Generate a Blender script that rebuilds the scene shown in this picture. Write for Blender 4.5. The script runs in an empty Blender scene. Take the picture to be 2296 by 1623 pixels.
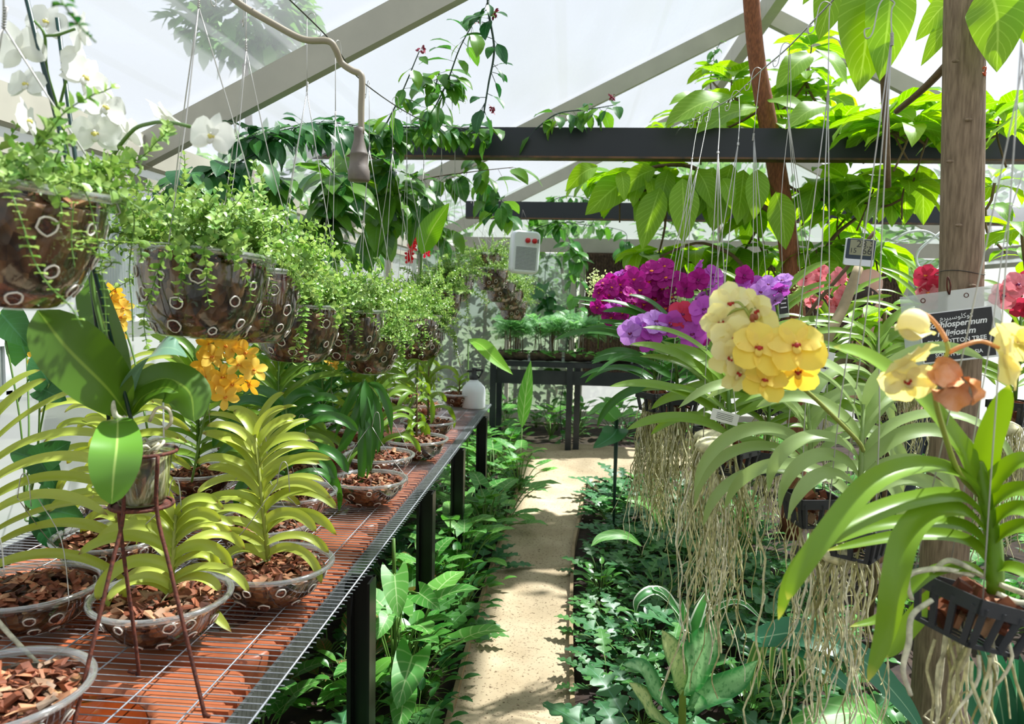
import bpy, math, random
import numpy as np
from mathutils import Matrix, Vector, Euler
R = math.radians; PI = math.pi
rnd = random.Random(11)
nr = np.random.RandomState(7)
sc = bpy.context.scene
col = sc.collection
# ------------------------------------------------------------------ camera
IW, IH, FPX = 2296, 1623, 1700.0
CAMH = 1.55
cd = bpy.data.cameras.new('camera'); cam = bpy.data.objects.new('camera', cd); col.objects.link(cam)
cd.sensor_width = 36; cd.lens = 36 * FPX / IW; cd.clip_start = 0.05; cd.clip_end = 200
ROT = (Matrix.Rotation(R(4.3), 3, 'Z') @ Matrix.Rotation(R(90 - 4.9), 3, 'X') @ Matrix.Rotation(R(1.2), 3, 'Z'))
cam.matrix_world = Matrix.Translation((0, 0, CAMH)) @ ROT.to_4x4()
cd.dof.use_dof = True; cd.dof.focus_distance = 2.5; cd.dof.aperture_fstop = 5.0
sc.camera = cam
# ------------------------------------------------------------------ world, sun, exposure
sc.view_settings.view_transform = 'Standard'; sc.view_settings.look = 'None'
sc.view_settings.exposure = 0.40; sc.view_settings.gamma = 1.0; sc.view_settings.use_curve_mapping = False
wd = bpy.data.worlds.new('sky'); sc.world = wd; wd.use_nodes = True
nt = wd.node_tree; bg = nt.nodes['Background']
tc = nt.nodes.new('ShaderNodeTexCoord'); sep = nt.nodes.new('ShaderNodeSeparateXYZ')
rmp = nt.nodes.new('ShaderNodeValToRGB')
rmp.color_ramp.elements[0].position = 0.46; rmp.color_ramp.elements[0].color = (0.45, 0.50, 0.42, 1)
rmp.color_ramp.elements[1].position = 0.54; rmp.color_ramp.elements[1].color = (1.0, 1.0, 1.0, 1)
e = rmp.color_ramp.elements.new(1.0); e.color = (0.78, 0.88, 1.0, 1)
mr = nt.nodes.new('ShaderNodeMapRange'); mr.inputs['From Min'].default_value = -1
nt.links.new(tc.outputs['Generated'], sep.inputs[0]); nt.links.new(sep.outputs['Z'], mr.inputs['Value'])
nt.links.new(mr.outputs[0], rmp.inputs[0]); nt.links.new(rmp.outputs[0], bg.inputs['Color'])
bg.inputs['Strength'].default_value = 0.88
sd = bpy.data.lights.new('sun', 'SUN'); sun = bpy.data.objects.new('sun', sd); col.objects.link(sun)
sd.energy = 14.5; sd.angle = R(1.2); sd.color = (1.0, 0.96, 0.88)
sun.rotation_euler = Vector((0.62, 0.42, 1.25)).to_track_quat('Z', 'Y').to_euler()
cy = sc.cycles
cy.max_bounces = 7; cy.diffuse_bounces = 3; cy.glossy_bounces = 2; cy.transmission_bounces = 4
cy.transparent_max_bounces = 12; cy.sample_clamp_indirect = 6; cy.caustics_reflective = False; cy.caustics_refractive = False
cy.use_denoising = True

# ------------------------------------------------------------------ points
def P(px, py, d):
    v = ROT @ Vector(((px - IW / 2) / FPX, -(py - IH / 2) / FPX, -1.0))
    v = v * (d / v.y)
    return Vector((v.x, v.y, v.z + CAMH))
def PZ(px, py, z):
    v = ROT @ Vector(((px - IW / 2) / FPX, -(py - IH / 2) / FPX, -1.0))
    v = v * ((z - CAMH) / v.z)
    return Vector((v.x, v.y, z))
def A(p): return np.array([tuple(q) for q in p], dtype=float)

# ------------------------------------------------------------------ materials
def newmat(name):
    m = bpy.data.materials.new(name); m.use_nodes = True
    return m, m.node_tree, m.node_tree.nodes['Principled BSDF'], m.node_tree.nodes['Material Output']
def N(t, typ, **kw):
    n = t.nodes.new(typ)
    for k, v in kw.items():
        if k.startswith('i_'): n.inputs[k[2:].replace('_', ' ')].default_value = v
        else: setattr(n, k, v)
    return n
def ramp(t, stops, fac=None):
    n = t.nodes.new('ShaderNodeValToRGB'); el = n.color_ramp.elements
    el[0].position, el[0].color = stops[0][0], (*stops[0][1], 1)
    el[1].position, el[1].color = stops[-1][0], (*stops[-1][1], 1)
    for p, c in stops[1:-1]:
        e = el.new(p); e.color = (*c, 1)
    if fac is not None: t.links.new(fac, n.inputs[0])
    return n
def S(r, g, b):   # sRGB 0-255 to linear
    return tuple(((c / 255) / 12.92 if c / 255 <= 0.04045 else ((c / 255 + 0.055) / 1.055) ** 2.4) for c in (r, g, b))
def plain(name, c, rough=0.5, metal=0.0, spec=0.5, noise=0.0, scale=20, c2=None, bump=0.0, stretch=None):
    m, t, b, o = newmat(name)
    b.inputs['Roughness'].default_value = rough; b.inputs['Metallic'].default_value = metal
    b.inputs['Specular IOR Level'].default_value = spec
    b.inputs['Base Color'].default_value = (*c, 1)
    if noise or c2 or bump:
        tx = N(t, 'ShaderNodeTexCoord'); mp = N(t, 'ShaderNodeMapping')
        if stretch: mp.inputs['Scale'].default_value = stretch
        nz = N(t, 'ShaderNodeTexNoise', i_Scale=scale, i_Detail=6.0)
        t.links.new(tx.outputs['Object'], mp.inputs[0]); t.links.new(mp.outputs[0], nz.inputs['Vector'])
        if c2 is None: c2 = tuple(x * (1 - noise) for x in c)
        rp = ramp(t, [(0.35, c), (0.65, c2)], nz.outputs['Fac'])
        t.links.new(rp.outputs[0], b.inputs['Base Color'])
        if bump:
            bp = N(t, 'ShaderNodeBump', i_Strength=bump, i_Distance=0.01)
            t.links.new(nz.outputs['Fac'], bp.inputs['Height']); t.links.new(bp.outputs[0], b.inputs['Normal'])
    return m
def leafmat(name, c1, c2, trans=0.4, tcol=None, rough=0.4, vein=None, veins=0.0, freq=9, spec=0.5, stripe=None, tip=None):
    m, t, b, o = newmat(name)
    geo = N(t, 'ShaderNodeNewGeometry'); uv = N(t, 'ShaderNodeTexCoord'); sx = N(t, 'ShaderNodeSeparateXYZ')
    t.links.new(uv.outputs['UV'], sx.inputs[0])
    mx = N(t, 'ShaderNodeMix', data_type='RGBA')
    t.links.new(geo.outputs['Random Per Island'], mx.inputs['Factor'])
    mx.inputs[6].default_value = (*c1, 1); mx.inputs[7].default_value = (*c2, 1)
    cur = mx.outputs[2]
    au = N(t, 'ShaderNodeMath', operation='SUBTRACT'); au.inputs[1].default_value = 0.5
    t.links.new(sx.outputs[0], au.inputs[0])
    ab = N(t, 'ShaderNodeMath', operation='ABSOLUTE'); t.links.new(au.outputs[0], ab.inputs[0])
    def blend(fac, colr):
        nonlocal cur
        q = N(t, 'ShaderNodeMix', data_type='RGBA'); t.links.new(fac, q.inputs['Factor'])
        t.links.new(cur, q.inputs[6]); q.inputs[7].default_value = (*colr, 1); cur = q.outputs[2]
    if vein:
        mm = N(t, 'ShaderNodeMapRange'); mm.inputs['From Min'].default_value = 0.035; mm.inputs['From Max'].default_value = 0.012
        mm.inputs['To Max'].default_value = 0.8
        t.links.new(ab.outputs[0], mm.inputs['Value']); blend(mm.outputs[0], vein)
        if veins:
            a1 = N(t, 'ShaderNodeMath', operation='MULTIPLY_ADD'); a1.inputs[1].default_value = -0.45
            t.links.new(ab.outputs[0], a1.inputs[0]); t.links.new(sx.outputs[1], a1.inputs[2])
            a2 = N(t, 'ShaderNodeMath', operation='MULTIPLY'); a2.inputs[1].default_value = freq
            t.links.new(a1.outputs[0], a2.inputs[0])
            a3 = N(t, 'ShaderNodeMath', operation='FRACT'); t.links.new(a2.outputs[0], a3.inputs[0])
            a4 = N(t, 'ShaderNodeMath', operation='PINGPONG'); a4.inputs[1].default_value = 0.5; t.links.new(a3.outputs[0], a4.inputs[0])
            a5 = N(t, 'ShaderNodeMapRange'); a5.inputs['From Min'].default_value = 0.12; a5.inputs['From Max'].default_value = 0.0
            a5.inputs['To Max'].default_value = veins
            t.links.new(a4.outputs[0], a5.inputs['Value']); blend(a5.outputs[0], vein)
    if stripe:   # (colour, from, to, kind) pale margin or centre
        sm = N(t, 'ShaderNodeMapRange'); sm.inputs['From Min'].default_value = stripe[1]; sm.inputs['From Max'].default_value = stripe[2]
        t.links.new(ab.outputs[0], sm.inputs['Value'])
        nz = N(t, 'ShaderNodeTexNoise', i_Scale=60.0, i_Detail=3.0); t.links.new(uv.outputs['Object'], nz.inputs['Vector'])
        ml = N(t, 'ShaderNodeMath', operation='MULTIPLY'); ml.use_clamp = True; t.links.new(sm.outputs[0], ml.inputs[0])
        nm = N(t, 'ShaderNodeMapRange'); nm.inputs['From Min'].default_value = 0.3; nm.inputs['From Max'].default_value = 0.5
        nm.inputs['To Min'].default_value = stripe[3]
        t.links.new(nz.outputs['Fac'], nm.inputs['Value']); t.links.new(nm.outputs[0], ml.inputs[1])
        blend(ml.outputs[0], stripe[0])
    if tip:
        tm = N(t, 'ShaderNodeMapRange'); tm.inputs['From Min'].default_value = 0.94; tm.inputs['From Max'].default_value = 1.0
        t.links.new(sx.outputs[1], tm.inputs['Value']); blend(tm.outputs[0], tip)
    t.links.new(cur, b.inputs['Base Color'])
    b.inputs['Roughness'].default_value = rough; b.inputs['Specular IOR Level'].default_value = spec
    tr = N(t, 'ShaderNodeBsdfTranslucent')
    hs = N(t, 'ShaderNodeHueSaturation', i_Saturation=1.1, i_Value=1.5, i_Hue=0.487)
    if tcol: hs.inputs['Hue'].default_value = 0.5; tr.inputs['Color'].default_value = (*tcol, 1)
    else:
        t.links.new(cur, hs.inputs['Color']); t.links.new(hs.outputs[0], tr.inputs['Color'])
    ms = N(t, 'ShaderNodeMixShader'); ms.inputs[0].default_value = trans
    t.links.new(b.outputs[0], ms.inputs[1]); t.links.new(tr.outputs[0], ms.inputs[2]); t.links.new(ms.outputs[0], o.inputs['Surface'])
    return m
def island(name, stops, rough=0.7, noise=30, spec=0.3):
    m, t, b, o = newmat(name)
    geo = N(t, 'ShaderNodeNewGeometry'); rp = ramp(t, stops, geo.outputs['Random Per Island'])
    tx = N(t, 'ShaderNodeTexCoord'); nz = N(t, 'ShaderNodeTexNoise', i_Scale=float(noise), i_Detail=5.0); t.links.new(tx.outputs['Object'], nz.inputs['Vector'])
    hs = N(t, 'ShaderNodeHueSaturation'); vm = N(t, 'ShaderNodeMapRange'); vm.inputs['From Min'].default_value = 0.3; vm.inputs['From Max'].default_value = 0.7
    vm.inputs['To Min'].default_value = 0.55; vm.inputs['To Max'].default_value = 1.35
    t.links.new(nz.outputs['Fac'], vm.inputs['Value']); t.links.new(vm.outputs[0], hs.inputs['Value']); t.links.new(rp.outputs[0], hs.inputs['Color'])
    t.links.new(hs.outputs[0], b.inputs['Base Color']); b.inputs['Roughness'].default_value = rough; b.inputs['Specular IOR Level'].default_value = spec
    return m
def clearmat(name, tint=(0.97, 0.98, 0.97), refl=0.5, base=0.05, rough=0.05, haze=0.0):
    m, t, b, o = newmat(name); t.nodes.remove(b)
    tr = N(t, 'ShaderNodeBsdfTransparent'); tr.inputs[0].default_value = (*tint, 1)
    gl = N(t, 'ShaderNodeBsdfGlossy'); gl.inputs['Roughness'].default_value = rough
    lw = N(t, 'ShaderNodeLayerWeight', i_Blend=0.25)
    mp = N(t, 'ShaderNodeMapRange'); mp.inputs['To Min'].default_value = base; mp.inputs['To Max'].default_value = refl
    t.links.new(lw.outputs['Facing'], mp.inputs['Value'])
    ms = N(t, 'ShaderNodeMixShader'); t.links.new(mp.outputs[0], ms.inputs[0]); t.links.new(tr.outputs[0], ms.inputs[1]); t.links.new(gl.outputs[0], ms.inputs[2])
    out = ms.outputs[0]
    if haze:
        df = N(t, 'ShaderNodeBsdfDiffuse'); df.inputs[0].default_value = (0.85, 0.87, 0.86, 1)
        tl = N(t, 'ShaderNodeBsdfTranslucent'); tl.inputs[0].default_value = (0.85, 0.87, 0.86, 1)
        ad = N(t, 'ShaderNodeMixShader'); t.links.new(df.outputs[0], ad.inputs[1]); t.links.new(tl.outputs[0], ad.inputs[2])
        m2 = N(t, 'ShaderNodeMixShader'); m2.inputs[0].default_value = haze
        t.links.new(out, m2.inputs[1]); t.links.new(ad.outputs[0], m2.inputs[2]); out = m2.outputs[0]
    t.links.new(out, o.inputs['Surface'])
    return m
M = {}
M['beige_wood'] = plain('beige_paint', S(176, 172, 158), 0.6, noise=0.12, scale=6, bump=0.05)
M['black_steel'] = plain('black_steel', S(34, 40, 48), 0.35, 0.3, c2=S(52, 56, 62), scale=5)
M['beam_steel'] = plain('beam_steel', S(24, 30, 38), 0.45, 0.1, c2=S(34, 38, 44), scale=3)
M['flange'] = plain('rusty_flange', S(60, 52, 44), 0.6, 0.2, c2=S(110, 78, 52), scale=14)
M['bench_leg'] = plain('bench_leg', S(14, 14, 15), 0.35, 0.1, noise=0.3, scale=8)
M['galv'] = plain('galvanised', S(176, 180, 186), 0.35, 0.5, noise=0.2, scale=90)
M['galvsheet'] = plain('galvanised_sheet', S(110, 114, 114), 0.45, 0.6, noise=0.4, scale=30)
M['wire'] = plain('wire', S(182, 180, 174), 0.35, 0.55)
M['wire_dark'] = plain('wire_dark', S(70, 66, 62), 0.5, 0.4)
M['terracotta'] = plain('terracotta', S(190, 112, 74), 0.38, c2=S(168, 92, 58), scale=7, bump=0.04)
M['terr_in'] = plain('brown_water', S(112, 48, 18), 0.03, c2=S(84, 34, 14), scale=5)
M['rust'] = plain('rust', S(104, 52, 34), 0.75, 0.2, c2=S(66, 34, 26), scale=120, bump=0.2)
M['sand'] = plain('sand', S(206, 188, 152), 0.95, c2=S(172, 150, 114), scale=9, bump=0.3)
M['soil'] = plain('soil', S(62, 46, 36), 0.95, c2=S(36, 26, 20), scale=14, bump=0.5)
M['edge'] = plain('edging', S(160, 138, 104), 0.8, noise=0.3, scale=12)
M['clear'] = clearmat('clear_plastic')
M['rimclear'] = clearmat('clear_plastic_rim', (0.88, 0.9, 0.89), 0.9, 0.2, 0.08, haze=0.16)
M['holerim'] = plain('melted_rim', S(232, 224, 212), 0.4)
M['holebark'] = plain('exposed_bark', S(104, 52, 32), 0.6, c2=S(56, 28, 18), scale=160, bump=0.8)
M['bark'] = island('bark', [(0.0, S(70, 38, 24)), (0.35, S(120, 66, 42)), (0.6, S(150, 92, 62)), (0.8, S(186, 140, 104)), (1.0, S(112, 98, 84))])
M['stem'] = plain('green_stem', S(86, 122, 46), 0.5)
M['stem_y'] = plain('yellow_stem', S(150, 160, 70), 0.5)
M['trunk_grey'] = plain('grey_bark', S(146, 126, 102), 0.85, c2=S(112, 94, 74), scale=40, bump=0.35, stretch=(3, 3, 0.35))
M['trunk_brown'] = plain('brown_bark', S(150, 92, 62), 0.85, c2=S(112, 66, 44), scale=45, bump=0.5, stretch=(2.5, 2.5, 0.5))
M['twig'] = plain('twig', S(110, 88, 62), 0.8, noise=0.3, scale=60)
M['darkvine'] = plain('vine_stem', S(34, 62, 48), 0.5)
M['root'] = island('root', [(0.0, S(146, 142, 88)), (0.45, S(206, 200, 148)), (1.0, S(238, 232, 206))], 0.8, 60)
M['root_w'] = island('root_pale', [(0.0, S(190, 184, 150)), (1.0, S(222, 218, 196))], 0.7, 60)
M['black_plastic'] = plain('black_plastic', S(44, 46, 50), 0.5)
M['white_plastic'] = plain('white_plastic', S(226, 230, 236), 0.35)
M['red_plastic'] = plain('red_plastic', S(200, 24, 36), 0.3)
M['stake'] = plain('stake', S(14, 52, 46), 0.35)
# leaves
M['l_succ'] = leafmat('succulent_leaf', S(96, 146, 58), S(176, 202, 118), 0.25, rough=0.35)
M['l_succ2'] = leafmat('succulent_leaf_dark', S(58, 112, 42), S(118, 160, 70), 0.25, rough=0.35)
M['l_yel'] = leafmat('vanda_leaf_yellow', S(156, 174, 62), S(180, 192, 86), 0.3, rough=0.38, tip=S(110, 60, 34))
M['l_mid'] = leafmat('vanda_leaf_mid', S(98, 140, 48), S(134, 166, 60), 0.32, rough=0.36)
M['l_dark'] = leafmat('vanda_leaf_dark', S(42, 98, 36), S(72, 126, 46), 0.28, rough=0.3)
M['l_pale'] = leafmat('vanda_leaf_pale', S(132, 160, 90), S(162, 184, 116), 0.28, rough=0.42)
M['l_near'] = leafmat('vanda_leaf_near', S(100, 140, 34), S(128, 162, 46), 0.3, rough=0.33, tip=S(200, 200, 90))
M['l_phal'] = leafmat('phal_leaf', S(66, 104, 22), S(84, 122, 28), 0.25, rough=0.32, vein=S(130, 160, 60))
M['l_phal2'] = leafmat('phal_leaf_front', S(98, 148, 50), S(98, 148, 50), 0.15, rough=0.3, vein=S(176, 204, 110))
M['l_phal3'] = leafmat('phal_leaf_grey', S(104, 138, 116), S(104, 138, 116), 0.15, rough=0.28, vein=S(130, 160, 130))
M['l_canopy'] = leafmat('canopy_leaf', S(96, 150, 34), S(146, 186, 54), 0.5, rough=0.4, vein=S(176, 210, 96), veins=0.5, freq=11)
M['l_vine'] = leafmat('vine_leaf', S(42, 102, 48), S(112, 158, 52), 0.42, rough=0.3, vein=S(110, 150, 80), veins=0.3, freq=8)
M['l_vine_d'] = leafmat('vine_leaf_dark', S(28, 82, 42), S(64, 120, 50), 0.3, rough=0.36, vein=S(70, 120, 80), veins=0.3, freq=8)
M['l_lobe'] = leafmat('lobed_leaf', S(38, 94, 40), S(76, 130, 56), 0.2, rough=0.42, vein=S(120, 160, 110))
M['l_lobe2'] = leafmat('lobed_leaf_blue', S(38, 90, 50), S(62, 116, 64), 0.2, rough=0.42, vein=S(90, 140, 110))
M['l_arrow'] = leafmat('arrow_leaf', S(66, 138, 54), S(104, 164, 66), 0.3, rough=0.45, vein=S(176, 206, 140), veins=0.45, freq=6)
M['l_ivy'] = leafmat('small_leaf', S(52, 118, 44), S(100, 158, 62), 0.3, rough=0.3, vein=S(120, 170, 90))
M['l_red'] = leafmat('red_vein_leaf', S(72, 108, 48), S(96, 120, 58), 0.25, rough=0.35, vein=S(214, 120, 96), veins=0.8, freq=7)
M['l_dieff'] = leafmat('variegated_leaf', S(60, 128, 76), S(70, 140, 80), 0.25, rough=0.3, vein=S(150, 196, 130), veins=0.25, freq=8, stripe=(S(150, 196, 140), 0.42, 0.20, 0.1))
M['l_dieff2'] = leafmat('speckled_leaf', S(80, 134, 70), S(84, 140, 72), 0.25, rough=0.35, vein=S(200, 216, 160), stripe=(S(206, 216, 150), 0.5, 0.30, 0.2))
M['l_white'] = leafmat('white_edge_leaf', S(70, 134, 70), S(76, 140, 74), 0.25, rough=0.35, stripe=(S(232, 236, 220), 0.34, 0.38, 1.0))
M['l_cream'] = leafmat('cream_stripe_leaf', S(80, 130, 50), S(90, 140, 54), 0.3, rough=0.35, stripe=(S(212, 204, 140), 0.26, 0.34, 1.0))
M['l_pand'] = leafmat('striped_strap_leaf', S(52, 116, 84), S(60, 126, 88), 0.2, rough=0.35, vein=S(150, 190, 150))
M['l_fern'] = leafmat('fern_leaf', S(92, 150, 92), S(130, 180, 110), 0.4, rough=0.5)
M['l_tree'] = leafmat('outside_leaf', S(60, 110, 50), S(110, 150, 80), 0.3, rough=0.6)
M['l_hedge'] = leafmat('hedge_leaf', S(44, 78, 40), S(80, 108, 56), 0.25, rough=0.6)
M['l_ban'] = leafmat('banana_leaf', S(100, 164, 44), S(130, 184, 50), 0.4, rough=0.35, vein=S(180, 210, 110), veins=0.3, freq=16)
# flowers
def petal(name, c1, c2, tr=0.45, vein=None, veins=0, stripe=None):
    return leafmat(name, c1, c2, tr, rough=0.5, spec=0.25, vein=vein, veins=veins, freq=10, tcol=None, stripe=stripe)
M['f_white'] = leafmat('petal_white', (0.85, 0.85, 0.78), (0.88, 0.88, 0.84), 0.3, tcol=(0.9, 0.9, 0.84), rough=0.5, spec=0.2)
M['f_wyel'] = leafmat('petal_white_yellow', (0.86, 0.78, 0.22), (0.88, 0.82, 0.35), 0.3, tcol=(0.9, 0.8, 0.3), rough=0.5, spec=0.2)
M['f_yel'] = leafmat('petal_yellow', S(253, 224, 84), S(253, 234, 130), 0.4, tcol=S(255, 222, 70), rough=0.5, spec=0.2)
M['f_pyel'] = leafmat('petal_pale_yellow', S(251, 242, 166), S(253, 248, 208), 0.4, tcol=S(252, 238, 140), rough=0.5, spec=0.2)
M['f_gold'] = leafmat('petal_gold', S(254, 204, 64), S(254, 220, 100), 0.35, tcol=S(255, 190, 40), rough=0.5, spec=0.2)
M['f_mag'] = leafmat('petal_magenta', S(142, 16, 106), S(186, 40, 150), 0.3, tcol=S(190, 30, 150), rough=0.5, spec=0.2, vein=S(130, 16, 96), veins=0.3)
M['f_pur'] = leafmat('petal_purple', S(164, 54, 166), S(196, 98, 200), 0.35, tcol=S(214, 100, 214), rough=0.5, spec=0.2)
M['f_lil'] = leafmat('petal_lilac', S(196, 140, 222), S(212, 160, 232), 0.35, tcol=S(214, 150, 234), rough=0.5, spec=0.2, vein=S(170, 90, 200), veins=0.4)
M['f_pink'] = leafmat('petal_pink', S(224, 122, 138), S(236, 156, 164), 0.35, tcol=S(238, 140, 150), rough=0.5, spec=0.2)
M['f_red'] = leafmat('petal_red', S(190, 36, 70), S(214, 66, 96), 0.3, tcol=S(220, 60, 90), rough=0.5, spec=0.2)
M['f_wilt'] = plain('petal_withered', S(222, 142, 70), 0.7, c2=S(236, 176, 140), scale=35, bump=0.4)
M['f_lip_red'] = plain('lip_red', S(170, 30, 20), 0.5)
M['f_lip_dark'] = plain('lip_purple', S(110, 10, 80), 0.5)
M['f_lip_or'] = plain('lip_orange', S(230, 130, 30), 0.5)
M['f_green'] = leafmat('tiny_green_flower', S(190, 206, 140), S(214, 222, 170), 0.35, rough=0.5)

# ------------------------------------------------------------------ mesh builder
class MB:
    def __init__(s): s.g = []; s.n = 0
    def add(s, V, Fc, UV=None, mat=0):
        V = np.asarray(V, float); Fc = np.asarray(Fc, dtype=np.int64)
        if UV is None: UV = np.zeros((len(V), 2))
        s.g.append((V, Fc + s.n, UV, mat)); s.n += len(V); return s
    def addM(s, tpl, Mx, mat=0):
        V, Fc, UV = tpl; Mx = np.array(Mx)
        s.add(V @ Mx[:3, :3].T + Mx[:3, 3], Fc, UV, mat)
    def build(s, name, mats, parent=None, smooth=True, world=True, kind=None, label=None):
        if not isinstance(mats, (list, tuple)): mats = [mats]
        V = np.concatenate([g[0] for g in s.g])
        if parent is not None and world: V = V - np.array(parent.location)
        loops = np.concatenate([g[1].ravel() for g in s.g]).astype(np.int32)
        cnt = np.concatenate([np.full(len(g[1]), g[1].shape[1]) for g in s.g]).astype(np.int32)
        mi = np.concatenate([np.full(len(g[1]), g[3]) for g in s.g]).astype(np.int32)
        st = np.concatenate([[0], np.cumsum(cnt)[:-1]]).astype(np.int32)
        UV = np.concatenate([g[2] for g in s.g])
        me = bpy.data.meshes.new(name)
        me.vertices.add(len(V)); me.vertices.foreach_set('co', V.astype(np.float32).ravel())
        me.loops.add(len(loops)); me.loops.foreach_set('vertex_index', loops)
        me.polygons.add(len(cnt)); me.polygons.foreach_set('loop_start', st); me.polygons.foreach_set('loop_total', cnt)
        me.polygons.foreach_set('material_index', mi)
        me.polygons.foreach_set('use_smooth', np.full(len(cnt), smooth))
        ul = me.uv_layers.new(name='UVMap'); ul.data.foreach_set('uv', UV[loops].astype(np.float32).ravel())
        for m in mats: me.materials.append(M[m] if isinstance(m, str) else m)
        me.update(calc_edges=True); me.validate()
        o = bpy.data.objects.new(name, me); col.objects.link(o)
        if parent is not None: o.parent = parent
        if kind: o['kind'] = kind
        if label: o['label'] = label
        return o
    # shapes
    def box(s, c, size, rot=None, mat=0, taper=1.0, jit=0.0):
        x, y, z = [q / 2 for q in size]
        V = np.array([[-x, -y, -z], [x, -y, -z], [x, y, -z], [-x, y, -z], [-x * taper, -y * taper, z], [x * taper, -y * taper, z], [x * taper, y * taper, z], [-x * taper, y * taper, z]])
        if jit: V = V * (1 + nr.uniform(-jit, jit, V.shape))
        if rot is not None: V = V @ np.array(rot.to_3x3() if hasattr(rot, 'to_3x3') else rot).T
        s.add(V + np.array(tuple(c)), [[0, 3, 2, 1], [4, 5, 6, 7], [0, 1, 5, 4], [1, 2, 6, 5], [2, 3, 7, 6], [3, 0, 4, 7]], None, mat); return s
    def tube(s, pts, r, n=6, mat=0, smooth=0, caps=True, closed=False):
        pts = A(pts)
        if smooth: pts = spline(pts, smooth)
        k = len(pts); r = np.interp(np.linspace(0, 1, k), np.linspace(0, 1, len(r)), r) if np.ndim(r) else np.full(k, r)
        T = np.gradient(pts, axis=0)
        if closed: T = np.roll(pts, -1, 0) - np.roll(pts, 1, 0)
        T /= np.linalg.norm(T, axis=1)[:, None] + 1e-12
        up = np.array([0, 0, 1.0]) if abs(T[0][2]) < 0.9 else np.array([1.0, 0, 0])
        Ns = []
        u = np.cross(T[0], up); u /= np.linalg.norm(u)
        for i in range(k):
            u = u - T[i] * np.dot(u, T[i]); u /= np.linalg.norm(u) + 1e-12; Ns.append(u)
        Ns = np.array(Ns); B = np.cross(T, Ns)
        a = np.linspace(0, 2 * PI, n, endpoint=False)
        V = (pts[:, None, :] + r[:, None, None] * (np.cos(a)[None, :, None] * Ns[:, None, :] + np.sin(a)[None, :, None] * B[:, None, :])).reshape(-1, 3)
        i = np.arange(k if closed else k - 1)[:, None]; j = np.arange(n)[None, :]
        i2 = (i + 1) % k
        Fc = np.stack([i * n + j, i * n + (j + 1) % n, i2 * n + (j + 1) % n, i2 * n + j], -1).reshape(-1, 4)
        UV = np.stack([np.repeat(np.linspace(0, 1, k), n) * 0 + 0.25, np.repeat(np.linspace(0, 1, k), n)], -1)
        s.add(V, Fc, UV, mat)
        if caps and not closed and n >= 3:
            b = s.n - len(V)
            s.g.append((np.zeros((0, 3)), np.array([[b + q for q in range(n)][::-1], [b + (k - 1) * n + q for q in range(n)]]), np.zeros((0, 2)), mat))
        return s
    def lathe(s, prof, n=32, mat=0, c=(0, 0, 0), jit=None):
        pr = np.array(prof, float); k = len(pr); a = np.linspace(0, 2 * PI, n, endpoint=False)
        V = np.stack([pr[:, 0][:, None] * np.cos(a), pr[:, 0][:, None] * np.sin(a), np.repeat(pr[:, 1][:, None], n, 1)], -1)
        if jit is not None: V = jit(V)
        V = V.reshape(-1, 3) + np.array(tuple(c))
        i = np.arange(k - 1)[:, None]; j = np.arange(n)[None, :]
        Fc = np.stack([i * n + j, i * n + (j + 1) % n, (i + 1) * n + (j + 1) % n, (i + 1) * n + j], -1).reshape(-1, 4)
        s.add(V, Fc, None, mat); return s
    def ell(s, c, r, n=10, m=6, mat=0, rot=None):
        th = np.linspace(0.001, PI - 0.001, m + 1); a = np.linspace(0, 2 * PI, n, endpoint=False)
        V = np.stack([np.sin(th)[:, None] * np.cos(a), np.sin(th)[:, None] * np.sin(a), np.repeat(np.cos(th)[:, None], n, 1)], -1).reshape(-1, 3) * np.array(r)
        if rot is not None: V = V @ np.array(rot.to_3x3()).T
        i = np.arange(m)[:, None]; j = np.arange(n)[None, :]
        Fc = np.stack([i * n + j, (i + 1) * n + j, (i + 1) * n + (j + 1) % n, i * n + (j + 1) % n], -1).reshape(-1, 4)
        s.add(V + np.array(tuple(c)), Fc, None, mat); return s
def spline(pts, k):
    pts = A(pts); n = len(pts)
    if n < 3:
        t = np.linspace(0, 1, k + 1)[:, None]; return pts[0] * (1 - t) + pts[-1] * t
    P0 = np.vstack([2 * pts[0] - pts[1], pts, 2 * pts[-1] - pts[-2]])
    out = []
    for i in range(n - 1):
        a, b, c, d = P0[i:i + 4]; t = np.linspace(0, 1, k, endpoint=False)[:, None]
        out.append(0.5 * ((2 * b) + (-a + c) * t + (2 * a - 5 * b + 4 * c - d) * t * t + (-a + 3 * b - 3 * c + d) * t ** 3))
    out.append(pts[-1][None]); return np.vstack(out)
PROF = {
    'strap': lambda t: np.minimum(1, 0.75 + t * 1.2) * np.clip(1 - t ** 7, 0, 1) ** 0.6 + 0.02,
    'taper': lambda t: (np.minimum(1, 0.7 + t * 2)) * np.clip(1 - t ** 3, 0, 1) + 0.01,
    'ovate': lambda t: np.sin(PI * np.clip(t, 0, 1) ** 0.75) ** 0.8 + 0.01,
    'lance': lambda t: np.sin(PI * np.clip(t, 0, 1) ** 0.9) ** 0.9 + 0.01,
    'obov': lambda t: np.sin(PI * np.clip(t * 0.97 + 0.03, 0, 1) ** 1.35) ** 0.62 + 0.03,
    'round': lambda t: np.sin(PI * (0.06 + 0.94 * t) ** 1.15) ** 0.55 + 0.03,
    'heart': lambda t: np.sin(PI * (0.12 + 0.88 * t) ** 0.62) ** 0.75 + 0.01,
    'lobe': lambda t: np.sin(PI * (0.05 + 0.95 * t) ** 0.7) ** 0.6 * (0.16 + 0.84 * np.abs(np.sin(4.5 * PI * t)) ** 0.9) + 0.02,
    'long': lambda t: np.clip(0.3 + t * 4, 0, 1) * np.clip(1 - t ** 5, 0, 1) ** 0.7 + 0.01,
}
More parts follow.
